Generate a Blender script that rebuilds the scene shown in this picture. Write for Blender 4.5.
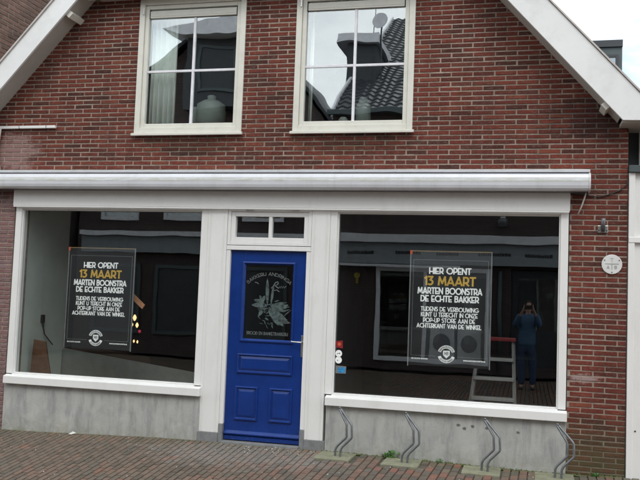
import bpy, math, random
import numpy as np
from mathutils import Vector, Matrix
random.seed(7)
rng = np.random.default_rng(11)
SC = bpy.context.scene
for o in list(bpy.data.objects):
    bpy.data.objects.remove(o)
COL = SC.collection

# ------------------------------------------------------------------ camera
CAM = Vector((3.1513, -8.5461, 1.5738))
yaw, pitch, roll = [math.radians(a) for a in (14.15, 3.998, 2.142)]
fw = Vector((-math.sin(yaw)*math.cos(pitch), math.cos(yaw)*math.cos(pitch), math.sin(pitch)))
r0 = Vector((math.cos(yaw), math.sin(yaw), 0)); u0 = r0.cross(fw)
rt = math.cos(roll)*r0 + math.sin(roll)*u0
up = -math.sin(roll)*r0 + math.cos(roll)*u0
cd = bpy.data.cameras.new('camera'); cam = bpy.data.objects.new('camera', cd); COL.objects.link(cam)
cam.matrix_world = Matrix(((rt.x, up.x, -fw.x, CAM.x), (rt.y, up.y, -fw.y, CAM.y), (rt.z, up.z, -fw.z, CAM.z), (0, 0, 0, 1)))
cd.sensor_width = 36; cd.lens = 832.1/640*36; cd.clip_start = 0.004; cd.clip_end = 600
SC.camera = cam

# ------------------------------------------------------------------ world
SUN_EL, SUN_ROT = math.radians(52), math.radians(163)
W = bpy.data.worlds.new('World'); SC.world = W; W.use_nodes = True
nt = W.node_tree; nt.nodes.clear()
wo = nt.nodes.new('ShaderNodeOutputWorld'); bg = nt.nodes.new('ShaderNodeBackground')
sky = nt.nodes.new('ShaderNodeTexSky'); sky.sky_type = 'NISHITA'; sky.sun_disc = False
sky.sun_elevation = SUN_EL; sky.sun_rotation = SUN_ROT
tc = nt.nodes.new('ShaderNodeTexCoord'); no = nt.nodes.new('ShaderNodeTexNoise')
no.inputs['Scale'].default_value = 3.2; no.inputs['Detail'].default_value = 7; no.inputs['Roughness'].default_value = .55
mp = nt.nodes.new('ShaderNodeMapping'); mp.inputs['Scale'].default_value = (1, 1, 2.2); mp.inputs['Location'].default_value = (.3, .1, .35)
cr = nt.nodes.new('ShaderNodeValToRGB'); cr.color_ramp.elements[0].position = .26; cr.color_ramp.elements[1].position = .46
cc = nt.nodes.new('ShaderNodeValToRGB')
cc.color_ramp.elements[0].position = .35; cc.color_ramp.elements[0].color = (5.6, 6.3, 6.8, 1)
cc.color_ramp.elements[1].position = .7; cc.color_ramp.elements[1].color = (12.3, 12.4, 12.4, 1)
mx = nt.nodes.new('ShaderNodeMix'); mx.data_type = 'RGBA'
L = nt.links.new
L(tc.outputs['Generated'], mp.inputs['Vector']); L(mp.outputs[0], no.inputs['Vector'])
L(no.outputs['Fac'], cr.inputs[0]); L(no.outputs['Fac'], cc.inputs[0])
L(cr.outputs[0], mx.inputs[0]); L(sky.outputs[0], mx.inputs[6]); L(cc.outputs[0], mx.inputs[7])
L(mx.outputs[2], bg.inputs['Color']); bg.inputs['Strength'].default_value = .13
L(bg.outputs[0], wo.inputs[0])

# ------------------------------------------------------------------ sun (veiled by cloud)
sd = bpy.data.lights.new('sun', 'SUN'); sun = bpy.data.objects.new('sun', sd); COL.objects.link(sun)
sd.energy = .7; sd.angle = math.radians(25); sd.color = (1, .97, .93)
sdir = Vector((math.sin(SUN_ROT)*math.cos(SUN_EL), math.cos(SUN_ROT)*math.cos(SUN_EL), math.sin(SUN_EL)))
sun.rotation_euler = sdir.to_track_quat('Z', 'Y').to_euler()
SC.view_settings.view_transform = 'Standard'; SC.view_settings.look = 'None'
SC.view_settings.gamma = 1; SC.view_settings.use_curve_mapping = False
SC.view_settings.exposure = 0.66
SC.render.resolution_x = 1024; SC.render.resolution_y = 768
SC.cycles.max_bounces = 8; SC.cycles.transparent_max_bounces = 16

# ------------------------------------------------------------------ helpers
class MB:
    def __init__(s): s.v = []; s.f = []
    def add(s, vs, fs):
        n = len(s.v); s.v += [tuple(v) for v in vs]; s.f += [tuple(i+n for i in f) for f in fs]; return s
    def box(s, x0, x1, y0, y1, z0, z1):
        if x0 > x1: x0, x1 = x1, x0
        if y0 > y1: y0, y1 = y1, y0
        if z0 > z1: z0, z1 = z1, z0
        v = [(x0,y0,z0),(x1,y0,z0),(x1,y1,z0),(x0,y1,z0),(x0,y0,z1),(x1,y0,z1),(x1,y1,z1),(x0,y1,z1)]
        return s.add(v, [(0,3,2,1),(4,5,6,7),(0,1,5,4),(1,2,6,5),(2,3,7,6),(3,0,4,7)])
    def prism_y(s, poly, y0, y1):   # poly (x,z) counterclockwise seen from -y
        n = len(poly)
        v = [(x, y0, z) for x, z in poly] + [(x, y1, z) for x, z in poly]
        f = [tuple(range(n)), tuple(range(2*n-1, n-1, -1))] + [(i, i+n, (i+1) % n+n, (i+1) % n) for i in range(n)]
        return s.add(v, f)
    def prism_x(s, poly, x0, x1):   # poly (y,z)
        n = len(poly)
        v = [(x0, y, z) for y, z in poly] + [(x1, y, z) for y, z in poly]
        f = [tuple(range(n)), tuple(range(2*n-1, n-1, -1))] + [(i, i+n, (i+1) % n+n, (i+1) % n) for i in range(n)]
        return s.add(v, f)
    def tube(s, pts, r, n=8, cap=True):
        pts = [Vector(p) for p in pts]; rs = r if isinstance(r, (list, tuple)) else [r]*len(pts)
        base = len(s.v); prev = None
        for i, p in enumerate(pts):
            d = (pts[min(i+1, len(pts)-1)]-pts[max(i-1, 0)]).normalized()
            a = prev if prev is not None else (Vector((0, 0, 1)) if abs(d.z) < .9 else Vector((1, 0, 0)))
            a = (a - d*a.dot(d)).normalized(); b = d.cross(a); prev = a
            for k in range(n):
                t = 2*math.pi*k/n; s.v.append(tuple(p + (a*math.cos(t)+b*math.sin(t))*rs[i]))
        for i in range(len(pts)-1):
            for k in range(n):
                s.f.append((base+i*n+k, base+i*n+(k+1) % n, base+(i+1)*n+(k+1) % n, base+(i+1)*n+k))
        if cap:
            s.f.append(tuple(base+k for k in range(n-1, -1, -1))); e = base+(len(pts)-1)*n
            s.f.append(tuple(e+k for k in range(n)))
        return s
    def lathe(s, c, prof, n=24, axis='z'):
        base = len(s.v)
        for r, h in prof:
            for k in range(n):
                t = 2*math.pi*k/n
                if axis == 'z': s.v.append((c[0]+r*math.cos(t), c[1]+r*math.sin(t), c[2]+h))
                else: s.v.append((c[0]+r*math.cos(t), c[1]-h, c[2]+r*math.sin(t)))
        for i in range(len(prof)-1):
            for k in range(n):
                s.f.append((base+i*n+k, base+i*n+(k+1) % n, base+(i+1)*n+(k+1) % n, base+(i+1)*n+k))
        s.f.append(tuple(base+k for k in range(n-1, -1, -1))); e = base+(len(prof)-1)*n
        s.f.append(tuple(e+k for k in range(n)))
        return s
    def ring(s, x0, x1, z0, z1, w, y0, y1):     # rectangular frame made of four butted bars
        s.box(x0, x0+w, y0, y1, z0, z1); s.box(x1-w, x1, y0, y1, z0, z1)
        s.box(x0+w, x1-w, y0, y1, z0, z0+w); s.box(x0+w, x1-w, y0, y1, z1-w, z1); return s
    def mould(s, x0, x1, z0, z1, prof):         # mitred moulding, prof = [(inset, y)...]
        base = len(s.v)
        for ins, y in prof:
            s.v += [(x0+ins, y, z0+ins), (x1-ins, y, z0+ins), (x1-ins, y, z1-ins), (x0+ins, y, z1-ins)]
        for i in range(len(prof)-1):
            for k in range(4):
                s.f.append((base+i*4+k, base+i*4+(k+1) % 4, base+(i+1)*4+(k+1) % 4, base+(i+1)*4+k))
        return s
    def build(s, name, m, parent=None, bevel=0, smooth=False, rot=None, pivot=None):
        me = bpy.data.meshes.new(name)
        off = Vector(parent['_w']) if parent is not None else Vector((0, 0, 0))
        v = np.array(s.v, dtype=float)
        org = np.array(off)
        o = bpy.data.objects.new(name, me); COL.objects.link(o)
        wl = Vector((0, 0, 0))
        if parent is None:
            c = (v.min(0)+v.max(0))/2; c[2] = v[:, 2].min(); o.location = Vector(c); org = c; wl = Vector(c)
        else:
            o.parent = parent; wl = off
        me.from_pydata([tuple(p) for p in (v-org)], [], s.f)
        o['_w'] = list(wl)
        if m is not None: me.materials.append(m)
        if smooth:
            for p in me.polygons: p.use_smooth = True
        if bevel:
            b = o.modifiers.new('bevel', 'BEVEL'); b.width = bevel; b.segments = 2; b.limit_method = 'ANGLE'
        return o

def tag(o, label, cat, group=None, kind=None):
    if label: o['label'] = label
    if cat: o['category'] = cat
    if group: o['group'] = group
    if kind: o['kind'] = kind
    return o
def thing(name, loc, label, cat, group=None):
    e = bpy.data.objects.new(name, None); COL.objects.link(e); e.location = loc; e['_w'] = list(loc)
    e.empty_display_size = .1
    return tag(e, label, cat, group)
def structure(o): o['kind'] = 'structure'; return o

# ------------------------------------------------------------------ materials
def newmat(name):
    m = bpy.data.materials.new(name); m.use_nodes = True
    return m, m.node_tree, m.node_tree.nodes['Principled BSDF']
def N(t, k, **kw):
    n = t.nodes.new(k)
    for a, b in kw.items():
        if a in n.inputs: n.inputs[a].default_value = b
        else: setattr(n, a, b)
    return n
def ramp(t, src, stops):
    r = t.nodes.new('ShaderNodeValToRGB'); e = r.color_ramp.elements
    while len(e) > len(stops): e.remove(e[-1])
    while len(e) < len(stops): e.new(1)
    for el, (p, c) in zip(e, stops):
        el.position = p; el.color = (*c, 1) if len(c) == 3 else (c[0],)*3+(1,)
    t.links.new(src, r.inputs[0]); return r.outputs[0]
def mixc(t, fac, a, b, mode='MIX'):
    m = t.nodes.new('ShaderNodeMix'); m.data_type = 'RGBA'; m.blend_type = mode
    for i, x in ((0, fac), (6, a), (7, b)):
        if isinstance(x, (int, float)): m.inputs[i].default_value = x
        elif isinstance(x, tuple): m.inputs[i].default_value = (*x, 1)
        else: t.links.new(x, m.inputs[i])
    return m.outputs[2]
def mth(t, op, a, b=None, c=None, clamp=False):
    m = t.nodes.new('ShaderNodeMath'); m.operation = op; m.use_clamp = clamp
    for i, x in enumerate((a, b, c)):
        if x is None: continue
        if isinstance(x, (int, float)): m.inputs[i].default_value = x
        else: t.links.new(x, m.inputs[i])
    return m.outputs[0]
def pos(t, scale=(1, 1, 1)):
    g = t.nodes.new('ShaderNodeNewGeometry'); mp = t.nodes.new('ShaderNodeMapping'); mp.inputs['Scale'].default_value = scale
    t.links.new(g.outputs['Position'], mp.inputs[0]); return mp.outputs[0]
def noise(t, scale, detail=4, rough=.55, stretch=(1, 1, 1), dist=0):
    n = N(t, 'ShaderNodeTexNoise'); n.inputs['Scale'].default_value = scale; n.inputs['Detail'].default_value = detail
    n.inputs['Roughness'].default_value = rough; n.inputs['Distortion'].default_value = dist
    t.links.new(pos(t, stretch), n.inputs['Vector']); return n.outputs['Fac']
def bump(t, bs, h, strength=.3, dist=.01):
    b = t.nodes.new('ShaderNodeBump'); b.inputs['Strength'].default_value = strength; b.inputs['Distance'].default_value = dist
    t.links.new(h, b.inputs['Height']); t.links.new(b.outputs[0], bs.inputs['Normal'])

def simple(name, c, rough=.6, metal=0, var=.12, vscale=8, bmp=.1, bscale=60, spec=.5, dirt=None):
    m, t, b = newmat(name)
    n = noise(t, vscale, 5, .6)
    lo = tuple(x*(1-var) for x in c); hi = tuple(min(1, x*(1+var)) for x in c)
    col = ramp(t, n, [(.3, lo), (.7, hi)])
    if dirt:
        d = ramp(t, noise(t, dirt[1], 6, .7, dirt[3] if len(dirt) > 3 else (1, 1, 1)), [(.5, (0,)), (.72, (1,))])
        col = mixc(t, mth(t, 'MULTIPLY', d, dirt[2]), col, dirt[0])
    t.links.new(col, b.inputs['Base Color'])
    b.inputs['Roughness'].default_value = rough; b.inputs['Metallic'].default_value = metal
    b.inputs['Specular IOR Level'].default_value = spec
    if bmp: bump(t, b, noise(t, bscale, 4, .6), bmp, .004)
    return m
def zone(t, axis, a, b):    # 0 at a, 1 at b in world coordinate
    g = t.nodes.new('ShaderNodeNewGeometry'); s = t.nodes.new('ShaderNodeSeparateXYZ'); t.links.new(g.outputs['Position'], s.inputs[0])
    r = t.nodes.new('ShaderNodeMapRange'); r.inputs[1].default_value = a; r.inputs[2].default_value = b
    t.links.new(s.outputs[axis], r.inputs[0]); return r.outputs[0]
def island(t):
    g = t.nodes.new('ShaderNodeNewGeometry'); return g.outputs['Random Per Island']
def blob(t, c, rad, ns=6, amp=.5):   # soft irregular patch round world point c, radii rad
    g = t.nodes.new('ShaderNodeNewGeometry'); mp = t.nodes.new('ShaderNodeMapping'); mp.vector_type = 'POINT'
    mp.inputs['Scale'].default_value = tuple(1/x for x in rad); mp.inputs['Location'].default_value = tuple(-a/b for a, b in zip(c, rad))
    t.links.new(g.outputs['Position'], mp.inputs[0])
    l = t.nodes.new('ShaderNodeVectorMath'); l.operation = 'LENGTH'; t.links.new(mp.outputs[0], l.inputs[0])
    d = mth(t, 'SUBTRACT', 1.0, l.outputs['Value'])
    n = mth(t, 'MULTIPLY', mth(t, 'SUBTRACT', noise(t, ns, 6, .7), .5), amp*4)
    return mth(t, 'MULTIPLY', mth(t, 'ADD', d, n), 2.0, clamp=True)

def brickmat(name, stops, facade=False, haze=.0):
    m, t, b = newmat(name)
    col = ramp(t, island(t), stops)
    col = mixc(t, .6, col, ramp(t, noise(t, 45, 5, .7), [(.25, (.5,)), (.75, (1.35,))]), 'MULTIPLY')
    big = ramp(t, noise(t, 1.3, 6, .7), [(.35, (.74, .76, .78)), (.65, (1.2, 1.16, 1.14))])
    col = mixc(t, 1.0, col, big, 'MULTIPLY')
    runs = ramp(t, noise(t, 3.0, 6, .7, (1.6, 1, .3)), [(.5, (1,)), (.72, (.62, .64, .62))])
    col = mixc(t, .8, col, runs, 'MULTIPLY')
    ef = ramp(t, noise(t, 26, 6, .75, (1, 1, 2)), [(.52, (0,)), (.72, (1,))])       # chalky efflorescence flecks
    col = mixc(t, mth(t, 'MULTIPLY', ef, .3), col, (.34, .26, .22))
    if facade:
        # moss and damp on the pier foot
        gm = mth(t, 'MULTIPLY', zone(t, 2, .58, .12), ramp(t, noise(t, 9, 5, .7), [(.3, (.25,)), (.6, (1,))]))
        gm = mth(t, 'MULTIPLY', gm, zone(t, 0, 3.3, 3.5))
        col = mixc(t, mth(t, 'MULTIPLY', gm, .85), col, (.075, .075, .036))
        # sooty band below the right verge
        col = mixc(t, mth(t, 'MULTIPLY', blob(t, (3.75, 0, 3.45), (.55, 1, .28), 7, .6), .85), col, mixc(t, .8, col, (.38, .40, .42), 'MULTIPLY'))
        # dirt wash under the upper windows
        for cx, hw in ((-.58, .75), (1.3, .8)):
            col = mixc(t, mth(t, 'MULTIPLY', blob(t, (cx, 0, 3.23), (hw, 1, .15), 9, .6), .7), col, mixc(t, .75, col, (.42, .55, .50), 'MULTIPLY'))
        # pinkish whitewash patch left above the awning
        col = mixc(t, mth(t, 'MULTIPLY', blob(t, (-2.75, 0, 3.15), (.35, 1, .28), 8, .6), .65), col, (.34, .22, .21))
        # old limewash smear on the pier
        col = mixc(t, mth(t, 'MULTIPLY', blob(t, (3.68, 0, .89), (.17, 1, .05), 20, .6), .7), col, (.38, .30, .29))
        # left strip, paled by lime
        col = mixc(t, mth(t, 'MULTIPLY', mth(t, 'MULTIPLY', zone(t, 0, -2.6, -2.7), zone(t, 2, 2.72, 2.6)), ramp(t, noise(t, 7, 6, .7, (1, 1, 2)), [(.35, (.3,)), (.65, (.8,))])), col, (.27, .19, .20))
    t.links.new(col, b.inputs['Base Color']); b.inputs['Roughness'].default_value = .88; b.inputs['Specular IOR Level'].default_value = .25
    bump(t, b, noise(t, 90, 6, .75), .55, .006)
    return m
M = {}
M['brick'] = brickmat('facade_brick', [(0, (.068, .026, .020)), (.10, (.092, .029, .021)), (.25, (.128, .034, .024)), (.6, (.148, .036, .025)), (.85, (.172, .042, .027)), (.94, (.19, .054, .033)), (.97, (.125, .042, .031)), (1, (.09, .034, .026))], True)
M['brick2'] = brickmat('neighbour_brick', [(0, (.19, .115, .09)), (.4, (.25, .15, .115)), (.75, (.29, .17, .135)), (1, (.22, .14, .115))])
M['brick3'] = brickmat('opposite_brick', [(0, (.05, .03, .025)), (.5, (.09, .045, .035)), (1, (.12, .06, .045))])
def mortar(name, c):
    m, t, b = newmat(name)
    col = ramp(t, noise(t, 14, 6, .7), [(.3, tuple(x*.6 for x in c)), (.7, tuple(x*1.12 for x in c))])
    col = mixc(t, 1.0, col, ramp(t, noise(t, 1.8, 6, .7, (1.3, 1, .7)), [(.35, (.62,)), (.6, (1.1,))]), 'MULTIPLY')
    if name == 'mortar':
        gm = mth(t, 'MULTIPLY', zone(t, 2, .6, .2), zone(t, 0, 3.3, 3.5))
        col = mixc(t, mth(t, 'MULTIPLY', gm, .7), col, (.10, .10, .055))
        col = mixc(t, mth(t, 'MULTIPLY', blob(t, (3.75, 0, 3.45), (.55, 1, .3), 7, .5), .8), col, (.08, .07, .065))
        for cx, hw in ((-.58, .75), (1.3, .8)):
            col = mixc(t, mth(t, 'MULTIPLY', blob(t, (cx, 0, 3.23), (hw, 1, .15), 9, .6), .8), col, (.12, .105, .07))
    t.links.new(col, b.inputs['Base Color']); b.inputs['Roughness'].default_value = .95
    bump(t, b, noise(t, 160, 4, .7), .5, .004); return m
M['mortar'] = mortar('mortar', (.36, .285, .23)); M['mortar2'] = mortar('mortar_brown', (.44, .36, .30))
M['white'] = simple('white_paint', (.77, .765, .745), .42, var=.02, vscale=3, bmp=.04, dirt=((.50, .49, .45), 5, .22, (1, 1, .35)))
M['cream'] = simple('cream_paint', (.68, .67, .60), .45, var=.04, vscale=4, bmp=.05, dirt=((.40, .38, .30), 7, .25))
M['verge'] = simple('verge_paint', (.77, .775, .765), .5, var=.04, vscale=2, bmp=.04, dirt=((.45, .45, .42), 3, .3))
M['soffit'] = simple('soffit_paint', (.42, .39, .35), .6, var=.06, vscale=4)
M['trim'] = simple('trim_paint', (.50, .46, .43), .6)
M['stone'] = simple('bluestone', (.20, .205, .21), .75, var=.15, vscale=14, bmp=.3, dirt=((.10, .11, .08), 12, .5))
M['metal'] = simple('brushed_metal', (.6, .6, .58), .32, 1, bmp=0)
M['galv'] = simple('galvanised', (.17, .18, .19), .42, .55, var=.2, vscale=25, bmp=.1, dirt=((.18, .16, .13), 14, .4))
M['awn'] = simple('awning_alu', (.62, .63, .66), .38, .15, var=.04, vscale=5, bmp=.03, dirt=((.36, .37, .27), 6, .45, (1, 1, 5)))
def awning_mat():
    m, t, b = newmat('awning_front_paint')
    col = ramp(t, noise(t, 4, 4, .6), [(.3, (.60, .61, .64)), (.7, (.67, .68, .71))])
    lo = mth(t, 'MULTIPLY', zone(t, 2, 2.775, 2.80), zone(t, 2, 2.835, 2.815))
    col = mixc(t, mth(t, 'MULTIPLY', lo, ramp(t, noise(t, 6, 6, .75, (1, 1, 8)), [(.38, (.05,)), (.62, (.8,))])), col, (.40, .41, .30))
    run = ramp(t, noise(t, 5, 5, .7, (1, .3, .12)), [(.52, (0,)), (.75, (1,))])
    col = mixc(t, mth(t, 'MULTIPLY', run, .35), col, (.38, .38, .35))
    t.links.new(col, b.inputs['Base Color']); b.inputs['Roughness'].default_value = .3; b.inputs['Metallic'].default_value = .1
    bump(t, b, noise(t, 3, 2, .5, (1, 1, 3)), .1, .01); return m
M['awnf'] = awning_mat()
M['black'] = simple('black_rubber', (.015, .015, .016), .6)
M['dark'] = simple('dark_paint', (.035, .04, .045), .5)
M['zinc'] = simple('zinc_cladding', (.075, .095, .10), .55, .2, var=.15, vscale=3)
M['cable'] = simple('pale_cable', (.45, .40, .37), .6)
M['wall_in'] = simple('interior_wall', (.62, .68, .62), .9, var=.1, vscale=2)
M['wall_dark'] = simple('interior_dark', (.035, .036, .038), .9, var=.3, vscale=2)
M['floor_in'] = simple('interior_floor', (.09, .08, .07), .5, var=.2)
M['wood'] = simple('brown_wood', (.13, .065, .035), .6, var=.3, vscale=12)
M['curtain'] = simple('curtain_cloth', (.78, .85, .80), .9, var=.06)
M['vase'] = simple('glazed_pottery', (.24, .29, .26), .5)
M['tile'] = simple('roof_tile', (.026, .029, .036), .5, var=.35, vscale=6, bmp=.3)
M['red'] = simple('red_plastic', (.26, .018, .025), .4)
M['leaf'] = simple('weed_leaf', (.07, .17, .035), .6, var=.35, vscale=40)
M['moss'] = simple('moss', (.075, .095, .03), .95, var=.4, vscale=40)
M['litter'] = simple('litter_paper', (.6, .6, .56), .8)
M['poster'] = simple('poster_black', (.008, .009, .011), .6, var=.1)
M['pwhite'] = simple('poster_white', (.95, .96, .95), .6, var=.0)
M['gold'] = simple('poster_gold', (.60, .38, .07), .6, var=.05)
M['grey'] = simple('poster_grey', (.20, .21, .21), .6)
M['acryl'] = simple('holder_plastic', (.20, .21, .215), .25)
M['goldwood'] = simple('holder_wood', (.20, .13, .06), .5)
M['orange'] = simple('orange_corner', (.55, .10, .04), .5)
M['etch'] = simple('etched_lettering', (.058, .082, .08), .85, var=.85, vscale=30)
M['etch2'] = simple('etched_text', (.11, .125, .12), .7, var=.3, vscale=30)
M['signw'] = simple('enamel_white', (.66, .66, .64), .35, var=.04)
M['blue_st'] = simple('sticker_blue', (.03, .24, .50), .5, var=.5, vscale=60)
M['skin'] = simple('skin', (.50, .30, .22), .55)
M['jean'] = simple('denim', (.035, .06, .12), .85, var=.25, vscale=20)
M['sweat'] = simple('blue_sweater', (.07, .14, .24), .85, var=.2, vscale=20)
M['hair'] = simple('dark_hair', (.03, .022, .018), .6)
M['oppwhite'] = simple('opposite_white', (.74, .74, .77), .5)

def paint_blue():
    m, t, b = newmat('blue_door_paint')
    col = ramp(t, noise(t, 5, 5, .6), [(.3, (.004, .028, .165)), (.7, (.006, .037, .215))])
    sc = ramp(t, noise(t, 34, 5, .75, (1, 1, 2.5)), [(.60, (0,)), (.66, (1,))])
    col = mixc(t, mth(t, 'MULTIPLY', mth(t, 'MULTIPLY', sc, zone(t, 2, .30, .05)), .55), col, (.16, .21, .32))
    t.links.new(col, b.inputs['Base Color']); b.inputs['Roughness'].default_value = .24
    b.inputs['Specular IOR Level'].default_value = .5
    bump(t, b, noise(t, 30, 4, .6, (1, 1, .3)), .06, .004); return m
M['blue'] = paint_blue()
def concrete():
    m, t, b = newmat('render_concrete')
    n = noise(t, 3.2, 7, .68)
    col = ramp(t, n, [(.3, (.33, .335, .32)), (.5, (.40, .40, .38)), (.7, (.46, .455, .43))])
    streak = ramp(t, noise(t, 11, 6, .7, (1, 1, .16)), [(.47, (0,)), (.62, (1,))])
    col = mixc(t, mth(t, 'MULTIPLY', streak, .55), col, (.21, .215, .215))
    patch = ramp(t, noise(t, 5, 3, .5, (1, 1, .8), .6), [(.55, (0,)), (.7, (1,))])
    col = mixc(t, mth(t, 'MULTIPLY', patch, .45), col, (.53, .52, .48))
    spot = ramp(t, noise(t, 42, 2, .4), [(.735, (0,)), (.76, (1,))])
    col = mixc(t, mth(t, 'MULTIPLY', spot, .7), col, (.08, .08, .08))
    moss = mth(t, 'MULTIPLY', zone(t, 2, .16, -.05), ramp(t, noise(t, 12, 5, .7), [(.35, (0,)), (.65, (1,))]))
    col = mixc(t, mth(t, 'MULTIPLY', moss, .6), col, (.20, .20, .12))
    for c in ((2.5, 0, .36), (2.56, 0, .33), (2.64, 0, .355), (2.78, 0, .35), (3.08, 0, .33)):
        col = mixc(t, blob(t, c, (.022, .5, .018), 45, .5), col, (.11, .11, .11))
    t.links.new(col, b.inputs['Base Color']); b.inputs['Roughness'].default_value = .85
    bump(t, b, noise(t, 40, 6, .7), .35, .006); return m
M['concrete'] = concrete()
def glass(name, base, tint=(.99, 1, .995), wob=.0):
    m, t, b = newmat(name); t.nodes.remove(b)
    out = [n for n in t.nodes if n.type == 'OUTPUT_MATERIAL'][0]
    tr = N(t, 'ShaderNodeBsdfTransparent'); tr.inputs[0].default_value = (*tint, 1)
    gl = N(t, 'ShaderNodeBsdfGlossy'); gl.inputs['Roughness'].default_value = 0.0; gl.inputs['Color'].default_value = (.93, .98, 1, 1)
    ge = N(t, 'ShaderNodeNewGeometry'); dt = N(t, 'ShaderNodeVectorMath', operation='DOT_PRODUCT')
    t.links.new(ge.outputs['Normal'], dt.inputs[0]); t.links.new(ge.outputs['Incoming'], dt.inputs[1])
    om = mth(t, 'SUBTRACT', 1.0, mth(t, 'ABSOLUTE', dt.outputs['Value']), clamp=True)
    fac = mth(t, 'ADD', mth(t, 'MULTIPLY', mth(t, 'POWER', om, 5.0), 1-base), base, clamp=True)   # Schlick, same on both faces
    mxs = N(t, 'ShaderNodeMixShader'); t.links.new(fac, mxs.inputs[0]); t.links.new(tr.outputs[0], mxs.inputs[1]); t.links.new(gl.outputs[0], mxs.inputs[2])
    if wob:
        bp = N(t, 'ShaderNodeBump'); bp.inputs['Strength'].default_value = 1; bp.inputs['Distance'].default_value = wob
        t.links.new(noise(t, 2.6, 1, .3), bp.inputs['Height']); t.links.new(bp.outputs[0], gl.inputs['Normal'])
    t.links.new(mxs.outputs[0], out.inputs[0]); return m
M['glass'] = glass('shop_glass', .068, wob=.0006)
M['glass_up'] = glass('upper_glass', .215, wob=.0013)
M['glass_door'] = glass('door_glass', .075)

def pavermat(name):
    m, t, b = newmat(name)
    brn = ramp(t, island(t), [(0, (.105, .085, .065)), (.4, (.155, .118, .09)), (.7, (.175, .118, .088)), (.9, (.12, .105, .085)), (1, (.215, .115, .082))])
    k = mth(t, 'ADD', zone(t, 0, .0, 2.2), mth(t, 'MULTIPLY', mth(t, 'SUBTRACT', noise(t, 1.3, 4), .5), 1.2), clamp=True)
    kr = ramp(t, island(t), [(0, (.095, .082, .066)), (.25, (.12, .10, .08)), (.38, (.165, .11, .08)), (.6, (.205, .102, .074)), (.8, (.24, .10, .073)), (.92, (.135, .115, .095)), (1, (.19, .14, .10))])
    col = mixc(t, k, brn, kr)
    col = mixc(t, .6, col, ramp(t, noise(t, 38, 5, .75), [(.25, (.55,)), (.75, (1.35,))]), 'MULTIPLY')
    wet = ramp(t, noise(t, .9, 5, .6), [(.42, (0,)), (.6, (1,))])
    col = mixc(t, mth(t, 'MULTIPLY', wet, .42), col, (.115, .105, .085))
    dust = ramp(t, noise(t, 5, 6, .75), [(.5, (0,)), (.75, (1,))])
    col = mixc(t, mth(t, 'MULTIPLY', dust, .4), col, (.20, .175, .135))
    sp = ramp(t, noise(t, 90, 2, .5), [(.70, (0,)), (.74, (1,))])
    wz = blob(t, (.45, -.5, 0), (1.2, .8, 1), 5, .5)
    col = mixc(t, mth(t, 'MULTIPLY', mth(t, 'ADD', mth(t, 'MULTIPLY', wz, .35), mth(t, 'MULTIPLY', sp, .35), clamp=True), .8), col, (.33, .31, .29))
    gr_ = mth(t, 'MULTIPLY', zone(t, 1, -.5, .0), ramp(t, noise(t, 6, 5, .7), [(.4, (0,)), (.65, (1,))]))
    col = mixc(t, mth(t, 'MULTIPLY', gr_, .5), col, (.115, .115, .05))
    t.links.new(col, b.inputs['Base Color']); b.inputs['Roughness'].default_value = .8; b.inputs['Specular IOR Level'].default_value = .3
    bump(t, b, noise(t, 80, 6, .7), .5, .005); return m
M['paver'] = pavermat('clay_paver')
M['joint'] = simple('paving_joint', (.085, .075, .055), .95, var=.4, vscale=9, bmp=.4)
M['slab'] = simple('mossy_slab', (.22, .22, .15), .9, var=.2, vscale=14, bmp=.4, dirt=((.11, .13, .05), 9, .6))

def facewall(name, mat_, parent, rows, y_of=None, transform=None, L_=.222, H=.0508, jt=.0112, depth=.005, x_phase=0.):
    """rows: function z -> list of (x0,x1) intervals; bricks are chamfered blocks proud of the mortar"""
    V = []; F = []
    zmin, zmax, spans = rows
    k0 = int(math.floor(zmin/H)); k1 = int(math.ceil(zmax/H))
    for k in range(k0, k1):
        z0 = k*H+jt/2; z1 = (k+1)*H-jt/2
        if z1 < zmin or z0 > zmax: continue
        for (a, b) in spans((z0+z1)/2):
            sh = (k % 2)*L_/2 + x_phase + random.uniform(-.004, .004)
            i0 = int(math.floor((a-sh)/L_))-1; x = i0*L_+sh
            while x < b:
                xa = x+jt/2+random.uniform(-.0032, .0032); xb = x+L_-jt/2+random.uniform(-.0032, .0032); x += L_
                xa = max(xa, a); xb = min(xb, b)
                if xb-xa < .018: continue
                za = max(z0+random.uniform(-.0019, .0019), zmin); zb = min(z1+random.uniform(-.0019, .0019), zmax)
                if zb-za < .006: continue
                d = -depth+random.uniform(-.0015, .0012); c = .0035; n = len(V)
                t1, t2 = random.uniform(-.001, .001), random.uniform(-.001, .001)
                V += [(xa, .002, za), (xb, .002, za), (xb, .002, zb), (xa, .002, zb),
                      (xa+c, d+t1, za+c), (xb-c, d-t1, za+c), (xb-c, d+t2, zb-c), (xa+c, d-t2, zb-c)]
                F += [(n+4, n+5, n+6, n+7), (n, n+1, n+5, n+4), (n+1, n+2, n+6, n+5), (n+2, n+3, n+7, n+6), (n+3, n, n+4, n+7)]
    if transform: V = [transform(v) for v in V]
    mb = MB(); mb.v = V; mb.f = F
    return mb.build(name, mat_, parent)

def sub(iv, a, b):
    out = []
    for x0, x1 in iv:
        if b <= x0 or a >= x1: out.append((x0, x1)); continue
        if a > x0: out.append((x0, a))
        if b < x1: out.append((b, x1))
    return out

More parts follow.
